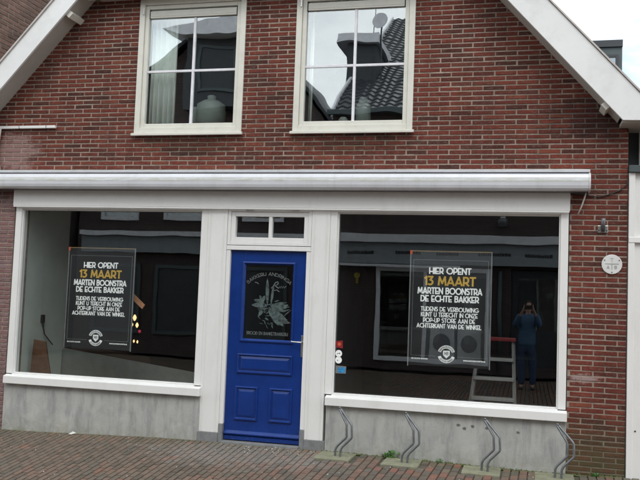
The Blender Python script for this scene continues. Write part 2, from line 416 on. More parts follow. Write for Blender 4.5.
# =================================================================== GROUND
def gz(x, y):
    """gentle camber along the facade"""
    p = [(-9, -.075), (-2.7, -.06), (-.3, -.004), (1.1, -.002), (3.55, -.034), (4.1, -.02), (9, -.02)]
    for (xa, za), (xb, zb) in zip(p, p[1:]):
        if x <= xb:
            f = min(1, max(0, (x-xa)/(xb-xa))); f = f*f*(3-2*f); z = za+(zb-za)*f; break
    else: z = -.02
    w = max(0, min(1, 1+y/3.0)); k = max(0, min(1, (-y-3)/4)); k = k*k*(3-2*k)
    return z*w + -.03*(1-w) - .09*k
g = MB(); xs = np.linspace(-9, 9, 61); ys = np.linspace(-11.6, .35, 41)
for yy in ys:
    for xx in xs: g.v.append((xx, yy, gz(xx, yy)-.016))
for j in range(40):
    for i in range(60): g.f.append((j*61+i, j*61+i+1, (j+1)*61+i+1, (j+1)*61+i))
structure(g.build('street_bedding', M['joint'], smooth=True))
g = MB().box(-150, 150, -150, 150, -.7, -.25); structure(g.build('ground', M['joint']))
def warp(x, y):
    a = min(.30, max(-.02, .115-.062*x)); return x + a*(-y)*(1 if y > -3 else 3/(-y))
g = MB()
pw, pl = .079, .205
row = 0; x = -8.8
while x < 8.8:
    pw = .079 if x > 1.0 else .067
    y = .0 - (row % 2)*pl/2 + pl/2 + random.uniform(-.01, .01)
    while y > -11.4:
        y0, y1 = y-pl+.004, y-.004; y -= pl
        y1 = min(y1, -.004)
        if y1-y0 < .02: continue
        xa, xb = x+.003, x+pw-.003
        P = [(warp(xa, y0), y0), (warp(xb, y0), y0), (warp(xb, y1), y1), (warp(xa, y1), y1)]
        if abs(P[0][0]) > 8.9: continue
        cx, cy = (xa+xb)/2, (y0+y1)/2; z = gz(warp(cx, cy), cy)+random.uniform(-.0018, .0018)
        tx, ty = random.uniform(-.012, .012), random.uniform(-.008, .008); c = .004
        if any(abs(cx_-warp(cx, cy)) < .2 and cy > -.43 for cx_ in (1.32, 1.99, 2.76, 3.44)) : continue
        mxp = sum(p[0] for p in P)/4; myp = (y0+y1)/2; n = len(g.v)
        for px_, py_ in P: g.v.append((px_, py_, z-.02))
        for px_, py_ in P:
            ix = px_+(c if px_ < mxp else -c); iy = py_+(c if py_ < myp else -c)
            g.v.append((ix, iy, z+tx*(ix-mxp)+ty*(iy-myp)))
        g.f += [(n+4, n+5, n+6, n+7), (n, n+1, n+5, n+4), (n+1, n+2, n+6, n+5), (n+2, n+3, n+7, n+6), (n+3, n, n+4, n+7)]
    x += pw; row += 1
structure(g.build('pavement', M['paver']))

# =================================================================== THE BAKERY
XL, XR = -3.23, 4.075
def lower_l(x): return 4.20+1.1*(x+2.49)
def lower_r(x): return 3.28+1.12*(4.07-x)
bak = thing('bakery_building', (.42, 0, 0), 'red brick gabled shop with white fascia, blue door and two big display windows', 'building')
HOLES = [(-2.70, 3.535, -1, 2.72), (-1.222, .060, 3.335, 4.90), (.648, 1.944, 3.335, 4.90)]
def spans(z):
    iv = [(XL, XR)]
    if z > 3.3:
        iv = [(max(XL, -2.49+(z-4.20)/1.1-.02), min(XR, 4.07-(z-3.28)/1.12+.04))]
        if iv[0][0] >= iv[0][1]: return []
    for a, b, c, d in HOLES:
        if c < z < d: iv = sub(iv, a, b)
    return iv
facewall('brick_facing', M['brick'], bak, (-.03, 7.25, spans))
# mortar backing slab pieces (thickness .3) around the openings
mb = MB()
mb.box(XL, -2.70, 0, .3, -.1, 2.72); mb.box(3.535, XR, 0, .3, -.1, 2.72)
mb.box(XL, XR, 0, .3, 2.72, 3.3352)
def gable_piece(x0, x1, z0):
    pts = [(x0, z0), (x1, z0)]
    def top(x): return min(lower_l(x), lower_r(x))+.03
    apex = .33
    pts.append((x1, top(x1)))
    if x0 < apex < x1: pts.append((apex, top(apex)))
    pts.append((x0, top(x0))); return pts
mb.prism_y(gable_piece(XL, -1.222, 3.3352), 0, .3); mb.prism_y([(.060, 3.3352), (.648, 3.3352), (.648, 4.9), (.060, 4.9)], 0, .3)
mb.prism_y(gable_piece(1.944, XR, 3.3352), 0, .3); mb.prism_y(gable_piece(-1.222, 1.944, 4.9), 0, .3)
mb.build('wall', M['mortar'], bak)
# side and rear walls, floors: plain dark interior shells
mb = MB()
mb.box(XL, XL+.2, .3, 7, -.1, 3.3); mb.box(XR-.2, XR, .3, 7, -.1, 3.3); mb.box(XL, XR, 7, 7.2, -.1, 3.3)
mb.prism_y([(XL, 3.3), (XR, 3.3), (XR, 3.35), (.33, 7.3), (XL, 3.35)], 7, 7.2)
mb.build('rear_wall', M['wall_dark'], bak)
# shop interior
MB().box(XL+.2, XR-.2, .3, 7, -.05, .0).build('shop_floor', M['floor_in'], bak)
MB().box(XL+.2, XR-.2, .3, 7, 2.68, 2.85).build('shop_ceiling', M['wall_dark'], bak)
mb = MB().box(-2.86, -2.72, .301, 1.25, 0.0, 2.68)
mb.build('side_partition', M['wall_in'], bak)
MB().box(-2.9, -1.9, 4.2, 4.3, 0, 2.2).build('rear_partition', M['wall_dark'], bak)
MB().box(.9, 1.0, .32, 2.6, 0, 2.68).build('inner_partition', M['wall_dark'], bak); MB().box(-.12, -.02, .32, 2.6, 0, 2.68).build('inner_partition', M['wall_dark'], bak)
mb = MB().box(-2.86, -2.70, 1.252, 1.33, 0, 2.1)
mb.build('door_lining', M['wood'], bak)
# upper room boxes
for nm, a, b in (('upper_room', -1.35, .2), ('upper_room', .5, 2.1)):
    mb = MB()
    mb.box(a, b, 2.6, 2.7, 3.1, 5.0); mb.box(a-.1, a, .3, 2.7, 3.1, 5.0); mb.box(b, b+.1, .3, 2.7, 3.1, 5.0)
    mb.box(a, b, .3, 2.6, 3.0, 3.12); mb.box(a, b, .3, 2.6, 4.95, 5.05)
    mb.build(nm, M['wall_dark'], bak)

# roof, verge boards
DV = .30
def roofpoly_left(off0, off1):
    return [(-3.33, 4.168+1.1*(-3.33+2.49)+off0), (.42, 7.369+off0), (.42, 7.369+off1), (-3.33, 4.168+1.1*(-3.33+2.49)+off1)]
def strip(mb, xa, xb, f, o0, o1, y0, y1):
    mb.prism_y([(xa, f(xa)+o0), (xb, f(xb)+o0), (xb, f(xb)+o1), (xa, f(xa)+o1)], y0, y1)
fl = lambda x: 4.168+1.1*(x+2.49)
frr = lambda x: 3.367+1.12*(3.992-x)
roof = MB(); strip(roof, -3.4, .415, fl, .06, .30, -DV+.03, 7.3); strip(roof, .425, 4.03, frr, .06, .34, -DV+.03, 7.3)
ro = roof.build('roof', M['tile'], bak)
vb = MB(); strip(vb, -3.4, .42, fl, .0, .325, -DV, -DV+.028); vb.build('verge_board', M['verge'], bak, bevel=.003)
vb = MB(); vb.prism_y([(.42, frr(.42)), (3.992, 3.367), (4.75, 3.345), (4.75, 3.60), (4.145, 3.622), (.42, 3.622+1.105*(4.145-.42))], -DV-.001, -DV+.028)
vb.build('verge_board', M['verge'], bak, bevel=.003)
vt = MB(); strip(vt, -3.4, .41, fl, .326, .352, -DV-.018, -DV+.06); vt.build('verge_trim', M['trim'], bak)
vt = MB(); vt.prism_y([(.44, 3.625+1.105*(4.145-.44)), (4.150, 3.625), (4.75, 3.603), (4.75, 3.618), (4.156, 3.640), (.44, 3.642+1.105*(4.150-.44))], -DV-.016, -DV+.06); vt.build('verge_trim', M['trim'], bak)
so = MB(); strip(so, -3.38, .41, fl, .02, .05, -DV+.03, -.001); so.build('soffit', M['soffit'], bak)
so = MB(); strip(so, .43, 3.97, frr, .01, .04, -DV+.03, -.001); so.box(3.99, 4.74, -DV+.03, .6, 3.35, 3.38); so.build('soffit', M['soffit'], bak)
# purlin ends, all the same kind of part
def purlin(x, z, s):
    b = MB(); sl = s*1.1; l = .036
    c = Vector((x, 0, z)); d = Vector((1, 0, sl)).normalized()*l; n = Vector((-sl, 0, 1)).normalized()*.036
    P = [c-d-n, c+d-n, c+d+n, c-d+n]; b.prism_y([(p.x, p.z) for p in P], -DV+.035, .0); b.build('purlin_end', M['cream'], bak, bevel=.004)
purlin(-1.985, 4.70, 1); purlin(3.845, 3.525, -1)
MB().box(-1.72, 2.55, -.20, 0.0, 4.915, 5.03).build('tie_beam', M['soffit'], bak, bevel=.003)
MB().box(-1.78, -1.63, -.29, -.205, 4.86, 4.98).build('purlin_end', M['cream'], bak, bevel=.004)

# ---- concrete plinths
MB().box(-2.685, -.272, -.022, .25, -.12, .466).build('plinth', M['concrete'], bak, bevel=.004)
MB().box(1.132, 3.533, -.022, .25, -.12, .466).build('plinth', M['concrete'], bak, bevel=.004)
# ---- fascia
fa = MB().box(-2.702, 3.536, -.045, .12, 2.522, 2.715).build('fascia_board', M['white'], bak, bevel=.005)
MB().box(-2.690, 3.530, -.055, -.046, 2.503, 2.521).build('fascia_bead', M['white'], bak, bevel=.003)

# ---- display windows
def display(x0, x1, sx0, sx1):
    f = MB()
    f.box(x0-.075, x0, -.008, .12, .578, 2.519); f.box(x1, x1+.075, -.008, .12, .578, 2.519)
    f.box(x0, x1, -.008, .12, 2.488, 2.519); f.box(x0, x1, -.010, .12, .560, .580)
    # inner glazing beads
    f.ring(x0, x1, .580, 2.488, .014, .012, .05)
    w = f.build('display_window', M['white'], bak, bevel=.004)
    MB().box(x0, x1, .056, .064, .581, 2.487).build('glass_pane', M['glass'], w)
    s = MB(); s.prism_x([(-.075, .470), (-.075, .555), (-.009, .572), (-.009, .470)], sx0, sx1)
    s.build('window_sill', M['white'], w, bevel=.005)
    return w
display(-2.605, -.35, -2.672, -.262); display(1.181, 3.451, 1.128, 3.537)

# ---- timber columns beside the door
def column(x0, x1, bx):
    c = MB().box(x0, x1, -.012, .12, .095, 2.519)
    for b in bx: c.box(b, b+.006, -.018, -.013, .10, 2.50)
    c.build('column', M['white'], bak, bevel=.003)
column(-.274, -.05, [-.245, -.09]); column(.905, 1.105, [.935, 1.07])
MB().box(-.290, -.052, -.024, .12, -.12, .094).build('column_base', M['stone'], bak, bevel=.004)
MB().box(.905, 1.128, -.024, .12, -.12, .094).build('column_base', M['stone'], bak, bevel=.004)
# door frame, jamb bases, transom window
df = MB().box(-.049, -.003, -.004, .12, .19, 2.11).box(.855, .904, -.004, .12, .19, 2.11)
df.box(-.049, .904, -.010, .12, 2.064, 2.112)
df.build('door_frame', M['white'], bak, bevel=.004)
MB().box(-.050, -.003, -.02, .12, -.1, .188).build('jamb_base', M['stone'], bak, bevel=.004); MB().box(.855, .904, -.02, .12, -.1, .188).build('jamb_base', M['stone'], bak, bevel=.004)
MB().box(-.003, .855, -.06, .16, -.1, .018).build('doorstep', M['stone'], bak, bevel=.005)
tw = MB(); tw.ring(-.047, .902, 2.118, 2.518, .035, -.006, .10); tw.ring(-.011, .866, 2.154, 2.482, .050, .004, .07)
tw.box(.418, .456, .006, .06, 2.204, 2.432)
tw = tw.build('transom_window', M['white'], bak, bevel=.004)
MB().box(.039, .417, .04, .046, 2.205, 2.431).build('glass_pane', M['glass_door'], tw)
MB().box(.457, .816, .04, .046, 2.205, 2.431).build('glass_pane', M['glass_door'], tw)
for hx in (.16, .68): MB().box(hx, hx+.08, -.016, -.007, 2.492, 2.502).build('hinge', M['metal'], tw)

# ---- door
YD = .030
d = MB()
gx0, gx1, gz0, gz1 = .165, .708, 1.105, 1.915
pr_ = [(.118, .740, .738, .952), (.110, .370, .238, .602), (.496, .752, .238, .602)]
# leaf as stiles and rails round the glass
d.box(0.0, gx0, YD, YD+.045, .025, 2.062); d.box(gx1, .852, YD, YD+.045, .025, 2.062)
d.box(gx0, gx1, YD, YD+.045, gz1, 2.062); d.box(gx0, gx1, YD, YD+.045, .025, gz0)
d.mould(gx0-.03, gx1+.03, gz0-.03, gz1+.03, [(0, YD), (.004, YD-.014), (.018, YD-.018), (.028, YD-.004), (.036, YD+.012)])
for a, b, c, e in pr_:
    d.mould(a, b, c, e, [(0, YD), (.004, YD-.015), (.016, YD-.019), (.026, YD-.003)])
    d.mould(a+.026, b-.026, c+.026, e-.026, [(0, YD-.003), (.004, YD-.001), (.03, YD-.011), (.032, YD-.011)])
    d.box(a+.057, b-.057, YD-.0112, YD, c+.057, e-.057)
d.prism_x([(YD, .075), (YD-.028, .088), (YD-.030, .10), (YD, .128)], .004, .848)
d.prism_x([(YD, .028), (YD-.012, .03), (YD-.012, .070), (YD, .0748)], .004, .848)
door = d.build('door', M['blue'], bak, bevel=.0015)
MB().box(gx0, gx1, YD+.018, YD+.024, gz0, gz1).build('glass_pane', M['glass_door'], door)
h = MB().box(.826, .850, YD-.008, YD-.0005, .945, 1.172)
h.tube([(.838, YD-.008, 1.10), (.838, YD-.05, 1.10)], .009)
h.tube([(.838, YD-.05, 1.10), (.80, YD-.054, 1.101), (.745, YD-.052, 1.103), (.728, YD-.045, 1.106)], .0085)
h.build('door_handle', M['metal'], door, bevel=.001)
MB().box(.8445, .8515, YD-.010, YD-.0081, .95, 1.16).build('lock_plate', M['galv'], door)

# =================================================================== STROKE LETTERING
def arc(cx, cz, r, a0, a1, n=8, sx=1):
    return [(cx+r*sx*math.cos(math.radians(a0+(a1-a0)*i/n)), cz+r*math.sin(math.radians(a0+(a1-a0)*i/n))) for i in range(n+1)]
G = {
 'H': (.56, [[(0,0),(0,1)],[(.56,0),(.56,1)],[(0,.36),(.56,.36)]]),
 'I': (0., [[(0,0),(0,1)]]),
 'E': (.42, [[(.42,1),(0,1),(0,0),(.42,0)],[(0,.36),(.36,.36)]]),
 'R': (.46, [[(0,0),(0,1),(.24,1)]+arc(.24,.66,.34,90,-90,8,.65)+[(0,.32)],[(.2,.32),(.48,0)]]),
 'P': (.46, [[(0,0),(0,1),(.24,1)]+arc(.24,.66,.34,90,-90,8,.65)+[(0,.32)]]),
 'B': (.48, [[(0,0),(0,1),(.22,1)]+arc(.22,.78,.22,90,-90,6)+[(0,.56)],[(.22,.56)]+arc(.22,.28,.28,90,-90,6,.9)+[(0,0)]]),
 'O': (.86, [arc(.43,.5,.5,0,360,20,.86)]),
 'N': (.58, [[(0,0),(0,1),(.58,0),(.58,1)]]),
 'T': (.5, [[(0,1),(.5,1)],[(.25,1),(.25,0)]]),
 '1': (.16, [[(0,.82),(.16,1),(.16,0)]]),
 '3': (.44, [[(.02,1),(.42,1),(.18,.6)]+arc(.16,.3,.3,80,-120,8,.9)]),
 'M': (.72, [[(0,0),(.08,1),(.36,.2),(.64,1),(.72,0)]]),
 'A': (.62, [[(0,0),(.31,1),(.62,0)],[(.1,.24),(.52,.24)]]),
 'S': (.42, [[(.40,.92)]+arc(.22,.76,.22,60,200,6)+arc(.22,.27,.26,60,-130,8,.85)]),
 'D': (.62, [[(0,0),(0,1),(.14,1)]+arc(.14,.5,.5,90,-90,10,.95)+[(0,0)]]),
 'C': (.66, [arc(.46,.5,.5,50,310,14,.92)]),
 'K': (.48, [[(0,0),(0,1)],[(.46,1),(0,.38)],[(.14,.54),(.48,0)]]),
 'J': (.34, [[(.34,1),(.34,.25)]+arc(.17,.2,.2,0,-170,6,.85)]),
 'V': (.6, [[(0,1),(.3,0),(.6,1)]]),
 'W': (.86, [[(0,1),(.22,0),(.43,.85),(.64,0),(.86,1)]]),
 'U': (.54, [[(0,1),(0,.27)]+arc(.27,.27,.27,180,360,8)+[(.54,1)]]),
 'G': (.72, [arc(.46,.5,.5,50,340,14,.92)+[(.88,.42),(.5,.42)]]),
 'Z': (.52, [[(0,1),(.52,1),(0,0),(.52,0)]]),
 'L': (.4, [[(0,1),(0,0),(.4,0)]]),
 '-': (.26, [[(0,.36),(.26,.36)]]), '.': (.04, [[(0,0),(.04,.0)]]), ' ': (.22, []),
 'Y': (.56, [[(0,1),(.28,.45),(.56,1)],[(.28,.45),(.28,0)]]), '6': (.46, [arc(.23,.28,.27,90,450,12,.85)+[(.2,.5),(.36,1)]]),
 '4': (.5, [[(.38,0),(.38,1),(0,.28),(.5,.28)]]), '7': (.42, [[(0,1),(.42,1),(.12,0)]]),
}
def text_width(s, gap): return sum(G[c][0]+gap for c in s)-gap
def lettering(mb, s, cx, z0, h, width, th, y, mapf=None, gap=.2):
    """flat strokes .6 mm thick"""
    w = text_width(s, gap); sx = width/w; x = cx-width/2; k = 0
    for c in s:
        gw, pls = G[c]
        for pl in pls:
            pts = [(x+p[0]*sx, z0+p[1]*h) for p in pl]
            if mapf: pts = [mapf(*p) for p in pts]
            for (xa, za), (xb, zb) in zip(pts, pts[1:]):
                dx, dz = xb-xa, zb-za; l = math.hypot(dx, dz)
                if l < 1e-6: continue
                dx, dz = dx/l, dz/l; e = th*.42; nx, nz = -dz*th/2, dx*th/2; yy = y-.00012*(k % 7); k += 1
                P = [(xa-dx*e-nx, za-dz*e-nz), (xb+dx*e-nx, zb+dz*e-nz), (xb+dx*e+nx, zb+dz*e+nz), (xa-dx*e+nx, za-dz*e+nz)]
                mb.add([(p[0], yy, p[1]) for p in P], [(0, 1, 2, 3)])
        x += (gw+gap)*sx
    return mb

# etched art on the door glass: arched name, wheat bouquet, bottom line
yg = YD+.0165
tb = MB()
cxm, R0, zc = (gx0+gx1)/2, .33, 1.475
def amap(x, z):
    a = (x-cxm)/R0; r = R0+(z-0); return (cxm+r*math.sin(a), zc+r*math.cos(a)*.98)
lettering(tb, 'BAKKERIJ ANDRINGA', cxm, 0, .034, .52, .0055, yg, amap)
lettering(tb, 'BROOD EN BANKETBAKKERIJ', cxm, 1.158, .030, .46, .005, yg)
tb.build('glass_lettering', M['etch2'], door)
art = MB()
def leafshape(x, z, ang, l, w, n=8, k=[0]):
    P = []; a = math.radians(ang); ca, sa = math.cos(a), math.sin(a)
    for i in range(n+1): t = i/n; P.append((t*l, w*math.sin(math.pi*t)**.8))
    for i in range(n-1, 0, -1): t = i/n; P.append((t*l, -w*math.sin(math.pi*t)**.8))
    k[0] += 1; yy = yg-.00015*(k[0] % 19)
    art.add([(x+p*ca-q*sa, yy, z+p*sa+q*ca) for p, q in P], [tuple(range(len(P)))])
bx, bz = cxm+.0, 1.475
for a, l, w, ox, oz in ((92, .30, .020, -.01, .0), (84, .24, .014, .03, .0), (180, .19, .028, .0, 0), (168, .13, .02, -.04, .03), (205, .10, .02, -.02, -.0), (0, .22, .032, .02, -.005),
                    (-12, .18, .02, .03, -.02), (10, .15, .015, .05, .01), (-30, .26, .032, .0, -.03), (-42, .25, .035, .0, -.05), (-22, .22, .02, .05, -.10), (-50, .16, .02, .03, -.09),
                    (240, .13, .022, -.04, -.01), (215, .07, .02, -.04, .01), (120, .10, .018, -.05, .02), (70, .08, .02, -.07, .03), (-5, .2, .02, .06, -.16), (15, .1, .014, .13, -.17)):
    leafshape(bx+ox, bz+oz, a, l, w)
for i in range(70):
    leafshape(bx+random.uniform(-.12, .2), bz-random.uniform(-.05, .21)*(1 if i % 3 else .5), random.uniform(-70, 50), random.uniform(.03, .09), random.uniform(.003, .008))
art.build('etched_bouquet', M['etch'], door)
scr = MB()
def script(pts, r): scr.tube([(x, yg-.002, z) for x, z in pts], r, 6)
script([(cxm+.03, 1.66), (cxm+.055, 1.69), (cxm+.075, 1.725), (cxm+.10, 1.73), (cxm+.105, 1.71), (cxm+.085, 1.695), (cxm+.065, 1.695), (cxm+.09, 1.675), (cxm+.11, 1.662)], .006)
script([(cxm+.115, 1.665), (cxm+.125, 1.688), (cxm+.13, 1.665), (cxm+.145, 1.688), (cxm+.15, 1.665), (cxm+.168, 1.686), (cxm+.173, 1.665), (cxm+.195, 1.688)], .004)
script([(cxm+.06, 1.635), (cxm+.09, 1.645), (cxm+.12, 1.625)], .004)
script([(cxm-.16, 1.72), (cxm-.13, 1.715), (cxm-.12, 1.70)], .004)
scr.build('etched_script', M['etch2'], door)

# =================================================================== UPPER WINDOWS
def upwin(x0, x1, gx):
    z0, z1 = 3.33, 4.905
    f = MB(); f.ring(x0, x1, z0+.03, z1, .062, -.022, .10)
    w = f.build('window', M['cream'], bak, bevel=.004)
    s = MB(); s.prism_x([(-.055, z0-.002), (-.055, z0+.022), (-.023, z0+.032), (-.023, z0-.002)], x0-.02, x1+.02)
    s.build('window_sill', M['cream'], w, bevel=.002)
    s = MB(); s.ring(x0+.064, x1-.064, z0+.094, z1-.064, .046, .0, .06)
    s.build('sash', M['cream'], w, bevel=.005)
    a, b, c, e = x0+.11, x1-.11, z0+.14, z1-.11
    MB().box(a, b, .030, .038, c, e).build('glass_pane', M['glass_up'], w)
    mm = MB().box(gx-.014, gx+.014, .018, .050, c, 4.688).box(a, gx-.0142, .020, .048, 4.062, 4.088).box(gx+.0142, b, .020, .048, 4.062, 4.088)
    mm.build('glazing_bar', M['oppwhite'], w, bevel=.002)
    MB().box(a+.012, b-.012, .004, .029, 4.694, 4.775).box(a+.012, b-.012, .000, .003, 4.712, 4.716).build('vent_strip', M['cream'], w, bevel=.004)
    for hx in (a+.002, b-.0115): MB().box(hx, hx+.0095, .006, .028, 4.694, 4.79).build('vent_cap', M['black'], w)
    MB().tube([(x0+.052, -.03, 4.80), (x0+.052, -.03, 4.73)], .008).build('hinge', M['metal'], w)
upwin(-1.224, .062, -.556); upwin(.646, 1.946, 1.30)
def curtain(x0, x1, z0, z1, y, label, folds):
    m = MB(); n = 60
    for i in range(n+1):
        t = i/n; x = x0+(x1-x0)*t; yy = y+.022*math.sin(t*folds*2*math.pi)+.008*math.sin(t*17)
        m.v += [(x, yy, z0), (x, yy*.98+.004, z1)]
    for i in range(n): m.f.append((2*i, 2*i+2, 2*i+3, 2*i+1))
    o = m.build('curtain', M['curtain'], smooth=True); s = o.modifiers.new('s', 'SOLIDIFY'); s.thickness = .003
    tag(o, label, 'curtain')
curtain(-1.12, -.80, 3.2, 4.85, .13, 'pale green curtain hanging at the left side of the left upper window', 5)
curtain(.76, .80, 3.2, 4.85, .2, 'narrow edge of a pale curtain in the right upper window', 1)
def vase(x, y, z, prof, label, name='vase', cat='vase'):
    tag(MB().lathe((x, y, z), prof, 28).build(name, M['vase'], smooth=True), label, cat)
vase(-.42, .28, 3.44, [(.09, 0), (.165, .02), (.172, .2), (.16, .30), (.09, .345), (.045, .36), (.05, .40), (.03, .41)], 'wide pale green vase behind the left upper window')
vase(-.62, .30, 3.44, [(.04, 0), (.075, .01), (.075, .18), (.04, .24), (.035, .28)], 'small pale jar left of the wide vase in the left upper window', 'jar', 'jar')
vase(1.36, .28, 3.44, [(.06, 0), (.085, .01), (.08, .25), (.05, .30), (.045, .34)], 'tall narrow pale vase in the middle of the right upper window')
vase(1.14, .28, 3.44, [(.04, 0), (.055, .01), (.055, .10), (.03, .13)], 'short pale pot left of the tall vase in the right upper window', 'pot', 'pot')
for nm, a, b, lb in (('window_ledge', -1.2, .05, 'dark ledge inside the left upper window carrying the wide vase'), ('window_ledge', .66, 1.94, 'dark ledge inside the right upper window carrying the tall vase')):
    tag(MB().box(a, b, .12, .42, 3.40, 3.438).build(nm, M['dark']), lb, 'ledge')

# =================================================================== AWNING
aw = thing('awning', (.44, 0, 2.70), 'long closed silver grey awning cassette over the shop fascia', 'awning')
MB().box(-3.22, 3.712, -.165, -.008, 2.888, 2.916).build('top_rail', M['awn'], aw, bevel=.004)
MB().box(-3.20, 3.700, -.13, -.008, 2.715, 2.886).build('back_profile', M['black'], aw)
prof = [(-.131, 2.704), (-.165, 2.704), (-.185, 2.712), (-.198, 2.728), (-.205, 2.755), (-.206, 2.80), (-.200, 2.835), (-.188, 2.858), (-.172, 2.874), (-.131, 2.878)]
MB().prism_x(prof, -3.22, 3.698).build('front_profile', M['awnf'], aw, smooth=False)
MB().prism_x([(-.131, 2.700), (-.168, 2.700), (-.190, 2.709), (-.203, 2.726), (-.210, 2.755), (-.211, 2.80), (-.205, 2.838), (-.190, 2.863), (-.173, 2.881), (-.010, 2.884), (-.010, 2.700)], 3.699, 3.716).build('end_cap', M['awn'], aw, bevel=.002)
MB().box(-3.2, 3.69, -.128, -.012, 2.700, 2.7148).build('bottom_cover', M['galv'], aw)

# left conduit and cables above the awning
c = thing('wall_conduit', (-2.6, 0, 3.43), 'short horizontal white conduit bar on the brickwork above the awning', 'conduit')
MB().box(-3.2, -2.215, -.045, -.009, 3.430, 3.462).build('tube_cover', M['white'], c, bevel=.004)
for hx in (-2.69, -2.335): MB().box(hx, hx+.006, -.048, -.008, 3.425, 3.466).build('clip', M['galv'], c)
cw = MB()
cw.tube([(-2.93, -.05, 3.43), (-2.94, -.05, 3.30), (-2.965, -.06, 3.20), (-2.93, -.06, 3.05), (-2.90, -.05, 2.93)], .012)
cw.tube([(-2.96, -.05, 3.42), (-2.98, -.06, 3.25), (-2.99, -.07, 3.1), (-2.96, -.06, 2.93)], .016)
tag(cw.build('hanging_cable', M['cable'], smooth=True), 'pair of pale cables running down from the conduit to the awning', 'cable')
tag(MB().tube([(-3.0, -.03, 3.19), (-2.955, -.05, 3.185), (-2.94, -.06, 3.17)], .022).build('cable_clamp', M['black'], smooth=True), 'black clamp holding the cables at the left edge', 'clamp')
# right cables
cb = MB().tube([(3.2, -.03, 2.697), (3.5, -.02, 2.690), (3.70, -.02, 2.68), (3.80, -.015, 2.665), (3.90, -.015, 2.69), (4.0, -.015, 2.73), (4.066, -.02, 2.79), (4.07, -.02, 2.84)], .0055)
tag(cb.build('power_cable', M['black'], smooth=True), 'thin black cable sagging from the awning end to the wall corner', 'cable')
cb = MB().tube([(3.68, -.10, 2.70), (3.665, -.10, 2.64), (3.64, -.09, 2.56), (3.61, -.08, 2.485)], .007)
tag(cb.build('pull_cord', M['cable'], smooth=True), 'loose pale cord end hanging below the right end of the awning', 'cord')

# wall bracket and round plate on the pier
b = thing('flag_bracket', (3.85, 0, 2.36), 'small galvanised flag holder screwed to the right brick pier', 'flag holder')
MB().box(3.80, 3.895, -.016, -.009, 2.315, 2.385).build('base_plate', M['metal'], b, bevel=.003)
m_ = MB()
m_.tube([(3.847, -.018, 2.335), (3.847, -.045, 2.39), (3.847, -.075, 2.45)], .021, 14)
m_.build('socket', M['galv'], b, smooth=True)
for dx in (-.037, .037): MB().lathe((3.8475+dx, -.016, 2.335), [(.006, 0), (.006, .004)], 8, 'y').build('screw', M['black'], b)
s = thing('round_wall_sign', (3.935, 0, 1.91), 'round white enamel plate with a black cross line and small letters on the right pier', 'wall sign')
MB().lathe((3.935, -.008, 2.008), [(.094, 0), (.096, .004), (.094, .009), (.088, .0095)], 48, 'y').build('plate', M['signw'], s)
sg = MB().box(3.872, 3.998, -.0195, -.018, 2.010, 2.014).box(3.933, 3.937, -.0195, -.018, 1.955, 2.0099)
lettering(sg, 'A', 3.900, 1.965, .028, .022, .0035, -.0195); lettering(sg, 'B', 3.970, 1.965, .028, .018, .0035, -.0195)
sg.build('marking', M['grey'], s)
sg = MB(); lettering(sg, 'T', 3.935, 2.030, .035, .028, .0028, -.0195); sg.build('faded_marking', M['grey'], s)
for a in (150, 30, 270): MB().lathe((3.935+.078*math.cos(math.radians(a)), -.0176, 2.008+.078*math.sin(math.radians(a))), [(.0055, 0), (.0055, .003)], 10, 'y').build('screw', M['black'], s)

